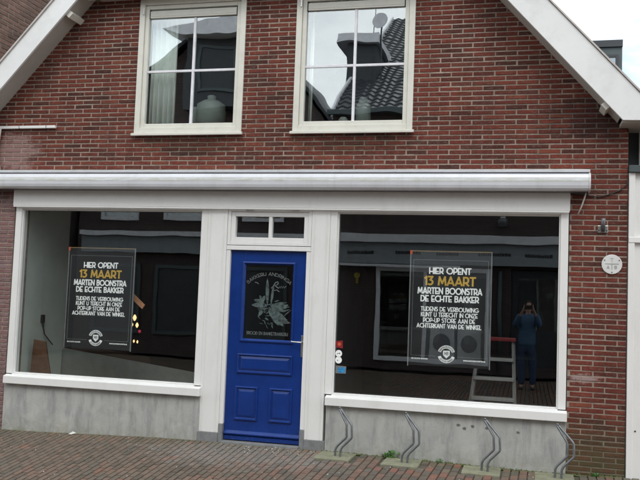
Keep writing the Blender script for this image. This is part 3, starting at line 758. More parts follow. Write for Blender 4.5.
# =================================================================== POSTERS
def poster(x0, x1, z0, z1, y, label):
    W_, H_ = x1-x0, z1-z0; cx = (x0+x1)/2
    t = thing('poster', (cx, y, z0), label, 'poster', 'black announcement posters in the shop windows')
    MB().box(x0, x1, y, y+.006, z0, z1).build('sheet', M['poster'], t)
    Z = lambda v: z1-v*H_
    big = MB(); yy = y-.0012
    def line(mb, s, v0, v1, wf, th): lettering(mb, s, cx-.003, Z(v1)+th/2, (v1-v0)*H_-th, wf*W_-th, th, yy)
    line(big, 'HIER OPENT', .136, .196, .53, .0125)
    line(big, 'MARTEN BOONSTRA', .312, .372, .81, .0125); line(big, 'DE ECHTE BAKKER', .382, .440, .73, .0125)
    for s, v0, wf in (('TIJDENS DE VERBOUWING', .482, .72), ('KUNT U TERECHT IN ONZE', .531, .71), ('POP-UP STORE AAN DE', .580, .65), ('ACHTERKANT VAN DE WINKEL', .629, .81)):
        line(big, s, v0, v0+.041, wf, .0078)
    big.build('white_lettering', M['pwhite'], t)
    gd = MB(); line(gd, '13 MAART', .212, .296, .65, .018); gd.build('gold_lettering', M['gold'], t)
    # thin border line and the round badge
    lo = Z(.915); hi = Z(.07); bl = MB(); a = .03*W_
    bl.box(x0+a, x0+a+.003, yy, y-.0003, lo, hi); bl.box(x1-a-.003, x1-a, yy, y-.0003, lo, hi)
    bl.box(x0+a+.003, x1-a-.003, yy, y-.0003, hi-.003, hi)
    bc = cx-.02; bl.box(x0+a+.003, bc-.11, yy, y-.0003, lo, lo+.003); bl.box(bc+.11, x1-a-.003, yy, y-.0003, lo, lo+.003)
    bl.build('border_line', M['grey'], t)
    bd = MB(); zc_ = Z(.892)
    def sector(r0_, r1_, a0, a1, n=20):
        P = [(bc+r1_*math.cos(math.radians(a0+(a1-a0)*i/n)), yy, zc_+r1_*math.sin(math.radians(a0+(a1-a0)*i/n))) for i in range(n+1)]
        P += [(bc+r0_*math.cos(math.radians(a1-(a1-a0)*i/n)), yy, zc_+r0_*math.sin(math.radians(a1-(a1-a0)*i/n))) for i in range(n+1)]
        for i in range(n): bd.add([P[i], P[i+1], P[2*n-i], P[2*n+1-i]], [(0, 1, 2, 3)])
    sector(.058, .090, 18, 162); sector(.058, .090, 198, 342)
    bd.add([(bc-.034, yy, zc_+.036), (bc-.034, yy, zc_-.010), (bc, yy, zc_-.042), (bc+.034, yy, zc_-.010), (bc+.034, yy, zc_+.036)], [(0, 1, 2, 3, 4)])
    bd.build('badge', M['pwhite'], t)
    bt = MB()
    R1 = .066
    lettering(bt, 'MARTEN BOONSTRA', 0, 0, .016, .155, .0028, yy-.001, lambda x, z: (bc+(R1+z)*math.sin(x/R1), zc_+(R1+z)*math.cos(x/R1)))
    lettering(bt, 'DE ECHTE BAKKER', 0, 0, .016, .150, .0028, yy-.001, lambda x, z: (bc+(.083-z)*math.sin(x/.083), zc_-(.083-z)*math.cos(x/.083)))
    lettering(bt, 'MB', bc, zc_-.008, .03, .04, .004, yy-.001)
    bt.build('badge_lettering', M['poster'], t)
    sm = MB(); lettering(sm, 'DE ECHTE BAKKER', x0+.115, Z(.945), .011, .165, .0032, yy); lettering(sm, 'WWW.MARTENBOONSTRA.NL', x1-.145, Z(.945), .011, .22, .0032, yy)
    sm.build('small_lettering', M['pwhite'], t)
    hf = MB(); e = .012
    hf.box(x0-e, x0-.0005, y-.003, y+.012, z0-.01, z1+e); hf.box(x1+.0005, x1+e, y-.003, y+.012, z0-.01, z1+e)
    hf.build('holder_frame', M['acryl'], t, bevel=.002)
    MB().box(x0, x1, y-.004, y+.012, z1+.001, z1+e).build('top_rail', M['goldwood'], t)
    MB().box(x0-e-.001, x0+.012, y-.0062, y-.0051, z1-.03, z1+e).build('corner_clip', M['orange'], t)
poster(-1.998, -1.178, .905, 2.045, .074, 'black opening poster with gold date in the left display window')
poster(1.965, 2.780, .925, 2.095, .074, 'black opening poster with gold date in the right display window')

# stickers on the right pane
def sticker(label, fn):
    t = thing('sticker', fn[0], label, 'sticker', 'stickers on the right display window'); return t
ys = .0535
t = thing('sticker', (1.243, ys, 1.05), 'square red sticker above two round white ones on the window glass', 'sticker', 'stickers on the shop glass')
MB().add([(1.200, ys, 1.065), (1.275, ys, 1.058), (1.270, ys, 1.140), (1.196, ys, 1.128)], [(0, 1, 2, 3)]).build('backing', M['red'], t)
MB().lathe((1.235, ys-.0003, 1.10), [(.018, 0), (.018, .0003)], 16, 'y').build('emblem', M['orange'], t)
for z, lb in ((1.002, 'upper round white sticker with an arrow mark below the red sticker'), (.934, 'lower round white sticker with a dot mark above the blue sticker')):
    t = thing('sticker', (1.228, ys, z), lb, 'sticker', 'stickers on the shop glass')
    MB().lathe((1.232, ys, z), [(.036, 0), (.036, .0004)], 28, 'y').build('backing', M['pwhite'], t)
    m_ = MB()
    if z > .97: m_.box(1.218, 1.244, ys-.001, ys-.0006, z-.002, z+.003); m_.box(1.240, 1.246, ys-.001, ys-.0006, z-.008, z+.010); m_.box(1.214, 1.2179, ys-.001, ys-.0006, z-.012, z+.002)
    else: m_.lathe((1.222, ys-.0006, z-.004), [(.006, 0), (.006, .0003)], 10, 'y')
    m_.build('marking', M['dark'], t)
t = thing('sticker', (1.26, ys, .80), 'rectangular blue and grey sticker lowest on the window glass', 'sticker', 'stickers on the shop glass')
MB().add([(1.205, ys, .795), (1.315, ys, .795), (1.318, ys, .872), (1.205, ys, .876)], [(0, 1, 2, 3)]).build('backing', M['acryl'], t)
MB().add([(1.228, ys-.0006, .805), (1.305, ys-.0006, .803), (1.308, ys-.0006, .862), (1.232, ys-.0006, .856)], [(0, 1, 2, 3)]).build('picture', M['blue_st'], t)

# =================================================================== BICYCLE STANDS
def hoop(x, zt, label, first=[None]):
    t = thing('bicycle_stand', (x, -.2, -.03), label, 'bicycle stand', 'steel bicycle stands along the plinth')
    g0 = gz(x, -.2)
    def path(dx, dy):
        P = [(x+.005+dx*.3, -.18+dy*.3, zt), (x+.10+dx, -.24+dy, zt-.145), (x+.105+dx, -.25+dy, zt-.27), (x+.012+dx, -.25+dy, zt-.365), (x-.005+dx, -.25+dy, zt-.40), (x-.008+dx, -.25+dy, g0-.03)]
        out = []
        for i in range(len(P)-1):
            a, b = Vector(P[i]), Vector(P[i+1]); out += [a.lerp(b, .06), a.lerp(b, .5), a.lerp(b, .94)]
        return [P[0]]+out+[P[-1]]
    a = path(0.0, .0); b2 = path(.058, -.02)
    m_ = MB().tube(a, .0115, 10); m_.tube(b2, .0115, 10)
    m_.tube([a[0], (x+.012, -.185, zt+.012), b2[0]], .0115, 10)
    m_.build('bent_tube', M['galv'], t, smooth=True)
    sl = MB().box(x-.19, x+.17, -.43, -.026, g0-.05, g0+.004)
    sl.build('base_slab', M['slab'], t, bevel=.004)
hoop(1.305, .462, 'bent galvanised bicycle stand nearest the blue door')
hoop(1.98, .455, 'second bicycle stand from the blue door, in front of the grey plinth')
hoop(2.755, .452, 'third bicycle stand from the blue door, left of the stained patch')
hoop(3.435, .448, 'bicycle stand nearest the right brick pier')

# =================================================================== WEEDS, MOSS, LITTER
def weed(x, y, n, l, label, seed):
    rr = random.Random(seed); m_ = MB(); z0 = gz(x, y)
    st = MB()
    for i in range(n):
        a = rr.uniform(0, 2*math.pi); el = rr.uniform(.25, 1.3); L_ = l*rr.uniform(.5, 1.1); w = L_*rr.uniform(.14, .26)
        d = Vector((math.cos(a)*math.cos(el), math.sin(a)*math.cos(el)*.5, math.sin(el))); sd_ = Vector((-math.sin(a), math.cos(a), .2)).normalized()
        p = Vector((x+rr.uniform(-.03, .03), y+rr.uniform(-.012, .012), z0))
        st.tube([p, p+d*L_*.5], .0015, 5)
        b0 = p+d*L_*.35; t1 = p+d*L_*.7+sd_*w; t2 = p+d*L_*.7-sd_*w; e = p+d*L_-Vector((0, 0, .15*L_))
        m_.add([b0, t1, e, t2], [(0, 1, 2, 3)])
    t = thing('weed', (x, y, z0), label, 'weed', 'weeds at the foot of the wall'); m_.build('leaves', M['leaf'], t); st.build('stems', M['leaf'], t)
weed(1.80, -.055, 34, .07, 'largest green weed sprouting between the first and second bicycle stands', 1)
weed(1.83, -.04, 7, .10, 'upright thin weed stalk just right of the largest weed', 5)
weed(2.33, -.06, 14, .05, 'small weed between the second and third bicycle stands', 2)
weed(3.80, -.05, 40, .05, 'low spreading weed at the foot of the right brick pier', 3)
weed(3.06, -.05, 10, .04, 'tiny weed between the third and fourth bicycle stands', 4)
ms = MB()
for i in range(1500):
    x = random.uniform(-2.7, 4.05); 
    if -.05 < x < .9: continue
    w = random.uniform(.004, .016)*(1.3 if x > 1.1 else .7); y = -.028-abs(random.gauss(0, .012)); z = gz(x, y)-.006
    if x > 3.53 or x < -2.69: y += .02
    ms.add([(x-w, y-w*.6, z), (x+w, y-w*.6, z), (x+w, y+w*.6, z), (x-w, y+w*.6, z), (x+random.uniform(-.3, .3)*w, y, z+w*random.uniform(.5, 1.1))], [(0, 1, 4), (1, 2, 4), (2, 3, 4), (3, 0, 4)])
tag(ms.build('moss', M['moss']), 'moss and grit along the joint between wall and paving', 'moss', kind='stuff')
lt = MB()
for i in range(240):
    if i < 80: x, y = random.gauss(.6, .35), -.08-abs(random.gauss(0, .22))
    else: x, y = random.uniform(-2.8, 3.6), random.uniform(-2.6, -.1)
    w = random.uniform(.003, .010); z = gz(x, y)+.002; a = random.uniform(0, 3)
    P = [(x+w*math.cos(a+q)*random.uniform(.5, 1.3), y+w*math.sin(a+q)*random.uniform(.5, 1.3), z+random.uniform(0, .006)) for q in (0, 1.6, 3.1, 4.7)]
    lt.add(P, [(0, 1, 2, 3)])
tag(lt.build('litter', M['litter']), 'scattered pale crumbs and paper bits on the paving', 'litter', kind='stuff')
tag(MB().add([(-1.78, -.10, -.035), (-1.73, -.13, -.034), (-1.69, -.09, -.02), (-1.75, -.06, -.012)], [(0, 1, 2, 3)]).build('paper_scrap', M['litter']), 'single white paper scrap by the left plinth', 'litter')

# =================================================================== THINGS INSIDE THE SHOP
M['alu'] = simple('ladder_aluminium', (.40, .41, .40), .45, .2)
L1 = thing('step_ladder', (2.83, 1.0, 0), 'aluminium step ladder with red top behind the right display window', 'step ladder')
def bar(mb, a, b, w, t_):
    a, b = Vector(a), Vector(b); mb.tube([a, b], w, 4)
for x_a, x_b in ((2.63, 2.50), (3.00, 3.05)):
    m_ = MB(); bar(m_, (x_a, 1.08, 1.18), (x_b, .72, 0), .019, .01); m_.build('rail', M['alu'], L1)
    m_ = MB(); bar(m_, (x_a, 1.12, 1.16), (x_b, 1.55, 0), .015, .01); m_.build('rear_leg', M['alu'], L1)
for i, z in enumerate((.97, .76, .545, .28)):
    f = (1.18-z)/1.18; MB().box(2.63-.13*f, 3.0+.05*f, 1.08-.36*f-.05, 1.08-.36*f+.08, z-.020, z+.014).build('step', M['alu'], L1, bevel=.003)
MB().box(2.60, 3.03, 1.02, 1.18, 1.17, 1.21).build('top_platform', M['red'], L1, bevel=.006)
tag(MB().prism_y([(-2.68, .0), (-2.25, .0), (-2.46, .93), (-2.62, .95)], .42, .44).build('wooden_board', M['wood']), 'brown wooden board leaning inside the left display window', 'board')
tag(MB().add([(-2.715, 1.34, .0), (-1.75, 1.8, .0), (-1.75, 1.85, .0), (-2.715, 1.39, .0), (-2.715, 1.34, .86), (-1.75, 1.8, .70), (-1.75, 1.85, .70), (-2.715, 1.39, .86)],
   [(0,1,5,4),(1,2,6,5),(2,3,7,6),(3,0,4,7),(4,5,6,7),(0,3,2,1)]).build('wood_panel', simple('dark_wood', (.05, .028, .018), .6)), 'long dark wood panel standing deeper in the left shop room', 'panel')
tag(MB().add([(-2.70, 1.22, 0), (-.25, .95, 0), (-.25, 1.0, 0), (-2.70, 1.27, 0), (-2.70, 1.22, .80), (-.25, .95, .56), (-.25, 1.0, .56), (-2.70, 1.27, .80)],
   [(0,1,5,4),(1,2,6,5),(2,3,7,6),(3,0,4,7),(4,5,6,7),(0,3,2,1)]).build('low_screen', simple('low_screen_paint', (.20, .215, .20), .8)), 'low pale grey screen running across the left display window floor', 'screen')
so_ = thing('wall_socket', (-2.71, .72, 1.17), 'black socket with dangling cable on the pale inner wall at left', 'socket')
MB().box(-2.719, -2.69, .69, .75, 1.14, 1.24).build('socket_box', M['black'], so_, bevel=.004)
MB().tube([(-2.70, .72, 1.14), (-2.695, .76, 1.0), (-2.69, .85, .93), (-2.69, .95, .86)], .007).build('cord', M['black'], so_)
def emis(name, c, st):
    m, t, b = newmat(name); b.inputs['Base Color'].default_value = (*c, 1); b.inputs['Emission Color'].default_value = (*c, 1); b.inputs['Emission Strength'].default_value = st
    b.inputs['Roughness'].default_value = .4; return m
lw, lg, lr_ = emis('warm_bulb', (1, .62, .28), .9), emis('green_bulb', (.02, .6, .18), .6), emis('red_bulb', (.35, .02, .05), .35)
FL = thing('hanging_lights', (-1.27, .30, 1.45), 'small cluster of hanging coloured lights right of the left poster', 'lights')
MB().tube([(-1.38, .30, 2.67), (-1.37, .30, 1.52)], .0012).tube([(-1.37, .30, 1.52), (-1.28, .30, 1.36), (-1.26, .30, 1.0)], .0015).build('wire', M['black'], FL)
MB().add([(-1.310, .29, 1.495), (-1.160, .29, 1.375), (-1.130, .29, 1.42), (-1.280, .29, 1.545), (-1.310, .31, 1.495), (-1.160, .31, 1.375), (-1.130, .31, 1.42), (-1.280, .31, 1.545)],
    [(0,1,2,3),(4,7,6,5),(0,4,5,1),(1,5,6,2),(2,6,7,3),(3,7,4,0)]).build('lamp_bar', simple('lamp_bar_orange', (.62, .30, .16), .5), FL)
def bulb(x, z, r, m_, h=1.6):
    MB().lathe((x, .30, z), [(r*.3, -r*h), (r*.85, -r*.6), (r, 0), (r*.8, r*.6), (r*.3, r*h)], 12).build('bulb', m_, FL, smooth=True)
bulb(-1.310, 1.365, .020, lg, 1); bulb(-1.250, 1.27, .022, lw); bulb(-1.285, 1.19, .020, lw); bulb(-1.215, 1.185, .018, lw); bulb(-1.180, 1.115, .018, lr_, 1); bulb(-1.245, 1.0, .011, lw); bulb(-1.200, .995, .011, lw)
ct = thing('shop_counter', (1.6, 3.2, 0), 'dark low counter at the back of the right shop room', 'counter')
MB().box(1.2, 3.2, 3.1, 3.7, 0, .85).build('cabinet', M['wall_dark'], ct); MB().box(1.15, 3.25, 3.05, 3.75, .852, .89).build('worktop', M['floor_in'], ct)

# =================================================================== RIGHT NEIGHBOUR
nb = thing('neighbouring_building', (5.4, 0, 0), 'white panelled shopfront adjoining the brick pier at the right edge', 'building')
MB().box(4.083, 4.140, -.03, .1, -.05, 2.905).build('corner_post', M['white'], nb, bevel=.004)
MB().box(4.142, 6.8, .0, .06, -.05, 2.905).build('wall_panel', M['white'], nb)
MB().box(4.083, 6.8, -.035, -.001, 2.222, 2.276).build('cross_rail', M['white'], nb, bevel=.004)
MB().box(4.079, 6.8, -.06, .1, 2.908, 2.975).build('lintel', M['zinc'], nb, bevel=.004)
MB().box(4.079, 6.8, .25, .27, 2.977, 3.36).build('window', M['dark'], nb)
MB().box(4.20, 4.24, .20, .248, 2.977, 3.36).build('mullion', M['white'], nb)
MB().box(4.76, 6.8, -.2, 7, 3.36, 3.5).build('roof', M['tile'], nb)
MB().box(4.079, 6.8, 6.8, 7.0, -.05, 3.36).build('rear_wall', M['wall_dark'], nb)
MB().lathe((4.165, -.0005, .42), [(.008, 0), (.008, .004)], 10, 'y').build('screw', M['black'], nb)

# dark clad house behind, seen over the verge
rb = thing('rear_house', (3.6, 6, 0), 'dark grey clad dormer block rising behind the right roof verge', 'building')
MB().box(2.4, 4.77, 7.6, 10, 0, 6.47).build('wall', M['zinc'], rb)
MB().box(2.35, 4.775, 7.56, 10.05, 6.472, 6.60).build('roof', M['dark'], rb)
rw = MB(); rw.ring(4.1, 4.70, 5.4, 6.32, .05, 7.56, 7.598); rw = rw.build('window', M['dark'], rb)
MB().box(4.15, 4.65, 7.58, 7.59, 5.45, 6.27).build('glass_pane', M['glass_up'], rw)

# =================================================================== LEFT NEIGHBOUR (tall side wall facing right)
ln = thing('tall_neighbouring_house', (-5.2, 3.5, 0), 'tall brown brick side wall rising behind the left roof verge', 'building')
XW = -3.45
MB().box(-7.5, XW-.003, .12, 9, -.1, 11).build('wall', M['mortar2'], ln)
facewall('brick_facing', M['brick2'], ln, (3.9, 10.9, lambda z: [(.12, 8.9)]), transform=lambda v: (XW-v[1]-.003, v[0], v[2]), H=.0615, L_=.23)
MB().box(-7.6, XW+.06, .0, 9.1, 11.01, 11.15).build('roof', M['tile'], ln)
tag(MB().tube([(XW+.03, 2.0, 4.2), (XW+.03, 2.15, 4.7), (XW+.03, 2.35, 5.1), (XW+.03, 2.3, 5.45), (XW+.03, 2.36, 5.8), (XW+.03, 2.3, 6.4), (XW+.03, 2.35, 8)], .014).build('wall_cable', M['cable'], smooth=True), 'pale wavy cable running up the brown side wall at top left', 'cable')

# =================================================================== OPPOSITE SIDE OF THE STREET (seen mirrored in the glass)
YO = -11.2
def opp_brick(name, c1, c2, mo):
    m, t, b = newmat(name)
    tcn = N(t, 'ShaderNodeNewGeometry'); sp = N(t, 'ShaderNodeSeparateXYZ'); cb_ = N(t, 'ShaderNodeCombineXYZ')
    t.links.new(tcn.outputs['Position'], sp.inputs[0]); t.links.new(sp.outputs[0], cb_.inputs[0]); t.links.new(sp.outputs[2], cb_.inputs[1])
    br = N(t, 'ShaderNodeTexBrick'); t.links.new(cb_.outputs[0], br.inputs[0])
    br.inputs['Scale'].default_value = 1; br.inputs['Brick Width'].default_value = .22; br.inputs['Row Height'].default_value = .06; br.inputs['Mortar Size'].default_value = .005
    br.inputs['Color1'].default_value = (*c1, 1); br.inputs['Color2'].default_value = (*c2, 1); br.inputs['Mortar'].default_value = (*mo, 1)
    t.links.new(br.outputs[0], b.inputs['Base Color']); b.inputs['Roughness'].default_value = .9; return m
ob = opp_brick('opposite_brickwork', (.045, .032, .03), (.07, .045, .04), (.10, .09, .085))
def pantiles(name, parent, x0, x1, y_eave, z_eave, depth, tan, n_rows=None):
    """wavy tiled slope rising away from the street (towards -y)"""
    m_ = MB(); cols = int((x1-x0)/.04); rows = int(depth/.24)
    V = []
    for j in range(rows*2+1):
        r_ = j//2; dj = (r_+(1 if j % 2 else 0))*.24
        lift = .0 if j % 2 == 0 else .035
        for i in range(cols+1):
            x = x0+(x1-x0)*i/cols; wv = .022*math.sin(2*math.pi*x/.24)
            V.append((x, y_eave-dj, z_eave+dj*tan-lift+wv+.04))
    for j in range(rows*2):
        for i in range(cols):
            a = j*(cols+1)+i; m_.f.append((a, a+1, a+cols+2, a+cols+1))
    m_.v = V; return m_.build(name, M['tile'], parent)

# -- shop straight opposite
os_ = thing('opposite_shop', (1.6, YO, 0), 'dark brick shop across the street with white fascia, mirrored in the right display window', 'building')
mb = MB()
mb.box(-1.6, 4.6, YO-9, YO, -.05, .15); mb.box(-1.6, -.42, YO-9, YO, .15, 2.4); mb.box(2.3, 2.75, YO-9, YO, .15, 2.4); mb.box(4.0, 4.6, YO-9, YO, .15, 2.4)
mb.box(-1.6, 4.6, YO-9, YO, 2.4, 6.1); mb.box(2.75, 4.0, YO-9, YO-.25, .15, 2.4); mb.box(-.42, 2.3, YO-9, YO-1.8, .15, 2.4)
mb.build('wall', ob, os_)
fb_ = MB().box(-1.7, 3.9, YO-.02, YO+.30, 2.98, 3.17).build('fascia_top', M['oppwhite'], os_)
MB().box(-1.7, 3.9, YO+.01, YO+.18, 2.46, 2.975).build('fascia_board', simple('fascia_grey', (.26, .29, .31), .5), os_)
m_ = MB()
for cx_, w_ in ((-.8, .6), (.35, .55), (1.3, .5), (2.35, .7), (3.35, .6)):
    x = cx_-w_/2
    while x < cx_+w_/2: ww = random.uniform(.03, .06); m_.box(x, x+ww, YO+.181, YO+.186, 2.68, 2.68+random.uniform(.06, .085)); x += ww+.012
m_.build('fascia_lettering', M['black'], os_)
wf = MB(); wf.ring(-.42, 2.3, .15, 2.39, .10, YO-.06, YO+.05); wf.box(.72, .80, YO-.05, YO+.04, .25, 2.29)
wf = wf.build('window', M['oppwhite'], os_, bevel=.004)
MB().box(-.32, .719, YO-.03, YO-.022, .251, 2.289).build('glass_pane', M['glass_door'], wf); MB().box(.801, 2.2, YO-.03, YO-.022, .251, 2.289).build('glass_pane', M['glass_door'], wf)
od = MB().box(2.76, 3.99, YO-.22, YO-.16, 0, 2.38).build('door', M['dark'], os_)
MB().box(2.9, 3.85, YO-.159, YO-.15, 1.0, 2.2).build('glass_pane', M['glass_door'], od)
for cx_ in (-1.0, 1.2, 3.3):
    ww = MB(); ww.ring(cx_-.5, cx_+.5, 3.7, 5.2, .08, YO-.0, YO+.04); ww = ww.build('window', M['oppwhite'], os_)
    MB().box(cx_-.42, cx_+.42, YO+.002, YO+.01, 3.78, 5.12).build('glass_pane', M['glass_up'], ww)
MB().box(-1.7, 4.7, YO-.1, YO+.35, 6.08, 6.22).build('gutter', M['zinc'], os_)
rf = pantiles('roof', os_, -1.55, 4.7, YO+.2, 6.2, 8.5, .6)
ch = MB().box(.9, 1.6, YO-6.5, YO-5.9, 9.0, 11.2).build('chimney', ob, rf)
# roof verge board on the left of the tiles
MB().add([(-1.62, YO+.25, 6.02), (-1.56, YO+.25, 6.02), (-1.56, YO-8.3, 11.15), (-1.62, YO-8.3, 11.15), (-1.62, YO+.25, 6.26), (-1.56, YO+.25, 6.26), (-1.56, YO-8.3, 11.39), (-1.62, YO-8.3, 11.39)],
   [(0,1,2,3),(4,7,6,5),(0,4,5,1),(1,5,6,2),(2,6,7,3),(3,7,4,0)]).build('verge_board', M['oppwhite'], os_)
dm = MB().box(-1.72, -.95, YO-4.4, YO-1.9, 6.6, 8.50).build('dormer', M['dark'], os_); MB().box(-1.98, -.85, YO-4.6, YO-1.7, 8.502, 8.72).build('dormer_roof', M['oppwhite'], dm)
sdh = thing('satellite_dish', (-.85, YO-1.9, 7.4), 'grey satellite dish with thin mast on the opposite roof, mirrored in the right upper window', 'satellite dish')
MB().lathe((-.86, YO-1.8, 9.05), [(.02, 0), (.14, -.02), (.22, -.06), (.22, -.07)], 24, 'y').build('dish', M['oppwhite'], sdh)
MB().tube([(-.82, YO-1.9, 7.3), (-.82, YO-1.9, 9.0)], .025).build('pole', M['dark'], sdh); MB().tube([(-1.05, YO-1.9, 7.3), (-1.05, YO-1.9, 9.9)], .012).build('mast', M['dark'], sdh)
# washing machines inside
for x_, lb in ((1.15, 'left washing machine behind the opposite shop window'), (1.80, 'right washing machine behind the opposite shop window')):
    wm = thing('washing_machine', (x_, YO-.5, .15), lb, 'washing machine', 'washing machines across the street')
    MB().box(x_-.29, x_+.29, YO-.9, YO-.35, .16, 1.05).build('cabinet', M['oppwhite'], wm, bevel=.01)
    MB().lathe((x_, YO-.349, .6), [(.21, 0), (.20, -.03), (.14, -.035)], 24, 'y').build('porthole', M['dark'], wm)
dp = MB().tube([(2.52, YO+.06, .0), (2.52, YO+.06, 2.35)], .045, 10); tag(dp.build('downpipe', M['zinc'], smooth=True), 'grey downpipe beside the opposite shop window, mirrored next to the photographer', 'downpipe')
cc_ = thing('wall_camera', (2.56, YO, 3.3), 'round security camera on the brick above the opposite fascia', 'security camera')
MB().box(2.50, 2.62, YO, YO+.03, 3.48, 3.66).build('bracket', M['oppwhite'], cc_)
MB().lathe((2.56, YO+.15, 3.50), [(.02, -.12), (.10, -.09), (.125, 0), (.11, .07), (.02, .09)], 18).build('dome', M['galv'], cc_, smooth=True)
ns = thing('hanging_sign', (-1.0, YO, 1.8), 'small yellow projecting sign on the opposite brick wall', 'sign')
MB().lathe((-.9, YO+.03, 2.14), [(.07, 0), (.07, -.02)], 16, 'y').box(-.925, -.875, YO+.005, YO+.028, 1.96, 2.08).build('plate', simple('sign_yellow', (.35, .26, .03), .5), ns)
tag(MB().box(-1.62, -1.38, YO+.005, YO+.02, 1.7, 2.15).build('notice_board', M['blue_st']), 'small blue notice on the opposite brick wall', 'notice')

MB().box(-1.5, 1.6, YO+.181, YO+.26, 2.38, 2.44).build('awning_rail', M['oppwhite'], os_)
# -- house further left across the street
oh = thing('opposite_house', (-5.2, YO, 0), 'dark gabled house with flat roofed dormer across the street, mirrored in the left windows', 'building')
YA = YO-.2
mb = MB().box(-8.6, -1.75, YA-8, YA, -.05, 5.9); mb.prism_y([(-8.6, 5.9), (-1.75, 5.9), (-3.0, 7.4), (-5.2, 8.3), (-8.3, 6.3)], YA-8, YA-.02)
mb.build('wall', ob, oh)
m_ = MB(); 
for (xa, za), (xb, zb) in (((-8.8, 5.95), (-5.2, 8.42)), ((-5.2, 8.42), (-3.0, 7.52)), ((-3.0, 7.52), (-1.6, 5.85))):
    m_.prism_y([(xa, za), (xb, zb), (xb, zb+.12), (xa, za+.12)], YA-8.2, YA+.15)
m_.build('roof', M['tile'], oh)
MB().box(-8.4, -1.8, YA, YA+.28, 3.02, 3.14).build('fascia_top', M['oppwhite'], oh); MB().box(-8.4, -1.8, YA+.01, YA+.16, 2.6, 3.015).build('fascia_board', bpy.data.materials['fascia_grey'], oh)
dm = MB().box(-5.5, -3.9, YA-.6, YA+.45, 6.3, 8.12).build('dormer', M['dark'], oh)
MB().prism_y([(-6.05, 8.28), (-5.5, 8.122), (-3.7, 8.122), (-3.7, 8.62), (-4.2, 8.56)], YA-1, YA+.9).build('dormer_roof', M['oppwhite'], dm)
ww = MB(); ww.ring(-5.2, -4.1, 6.7, 7.9, .08, YA+.451, YA+.49); ww = ww.build('dormer_window', M['zinc'], oh); MB().box(-5.12, -4.18, YA+.452, YA+.46, 6.78, 7.82).build('glass_pane', M['dark'], ww)
for cx_ in (-7.4, -5.6, -3.4):
    ww = MB(); ww.ring(cx_-.55, cx_+.55, 3.45, 5.0, .09, YA, YA+.05); ww = ww.build('window', M['oppwhite'], oh)
    MB().box(cx_-.46, cx_+.46, YA+.002, YA+.01, 3.54, 4.91).build('glass_pane', M['glass_up'], ww)
    ww = MB(); ww.ring(cx_-.7, cx_+.7, .5, 2.3, .09, YA, YA+.05); ww = ww.build('window', M['zinc'], oh)
    MB().box(cx_-.61, cx_+.61, YA+.002, YA+.01, .59, 2.21).build('glass_pane', M['dark'], ww)

for x0, x1, h, lb, seed in ((-19.0, -8.75, 5.0, 'long dark brick house at the far left of the opposite row', 1), (4.75, 13.5, 6.6, 'dark brick house at the right end of the opposite row', 2)):
    eh = thing('terraced_house', ((x0+x1)/2, YO, 0), lb, 'building', 'houses across the street')
    MB().box(x0, x1, YO-8, YO-.05, -.05, h).build('wall', ob, eh)
    MB().prism_x([(YO+.25, h+.01), (YO-8.2, h+.01), (YO-4, h+2.2)], x0-.05, x1+.02).build('roof', M['tile'], eh)
    n_ = int((x1-x0)/2.1)
    for i in range(n_):
        cx_ = x0+(i+.5)*(x1-x0)/n_
        for z0_, z1_ in ((.8, 2.4), (3.7, 5.2)):
            ww = MB(); ww.ring(cx_-.55, cx_+.55, z0_, z1_, .08, YO-.048, YO+.0); ww = ww.build('window', M['zinc'], eh)
            MB().box(cx_-.47, cx_+.47, YO-.046, YO-.04, z0_+.08, z1_-.08).build('glass_pane', M['dark'], ww)

# =================================================================== THE PHOTOGRAPHER (visible as a reflection)
def skin_obj(name, m_, parent, nodes, edges, root=0, lvl=2):
    me = bpy.data.meshes.new(name); off = Vector(parent['_w'])
    me.from_pydata([tuple(Vector(p[:3])-off) for p in nodes], edges, [])
    o = bpy.data.objects.new(name, me); COL.objects.link(o); o.parent = parent; me.materials.append(m_)
    sk = o.modifiers.new('skin', 'SKIN'); sk.use_smooth_shade = True
    for i, v in enumerate(me.skin_vertices[0].data):
        p = nodes[i]; v.radius = (p[3], p[4] if len(p) > 4 else p[3]); v.use_root = (i == root)
    if name in ('sweater', 'jeans'):
        s0 = o.modifiers.new('sub0', 'SUBSURF'); s0.levels = 1; s0.render_levels = 1
        tx = bpy.data.textures.new('folds', 'CLOUDS'); tx.noise_scale = .07; dpm = o.modifiers.new('folds', 'DISPLACE'); dpm.texture = tx; dpm.strength = .03; dpm.mid_level = .4
    s_ = o.modifiers.new('sub', 'SUBSURF'); s_.levels = lvl; s_.render_levels = lvl
    return o
PX, PY = 3.15, -9.02
pz = -.12; FS = 1.045
man = thing('person', (PX, PY, pz), 'person in blue sweater and jeans raising a phone, mirrored in the right window', 'person')
hz = 1.50+pz+.03
nodes = [(PX, PY, .93, .14, .10), (PX, PY, 1.10, .125, .09), (PX, PY, 1.28, .15, .10), (PX, PY+.005, 1.40, .12, .08), (PX, PY+.02, 1.47, .05), (PX, PY+.035, 1.55, .062, .075), (PX, PY+.045, 1.63, .072, .09), (PX, PY+.035, 1.70, .055, .07)]
edges = [(0,1),(1,2),(2,3),(3,4),(4,5),(5,6),(6,7)]
def addn(p, par):
    nodes.append(p); edges.append((par, len(nodes)-1)); return len(nodes)-1
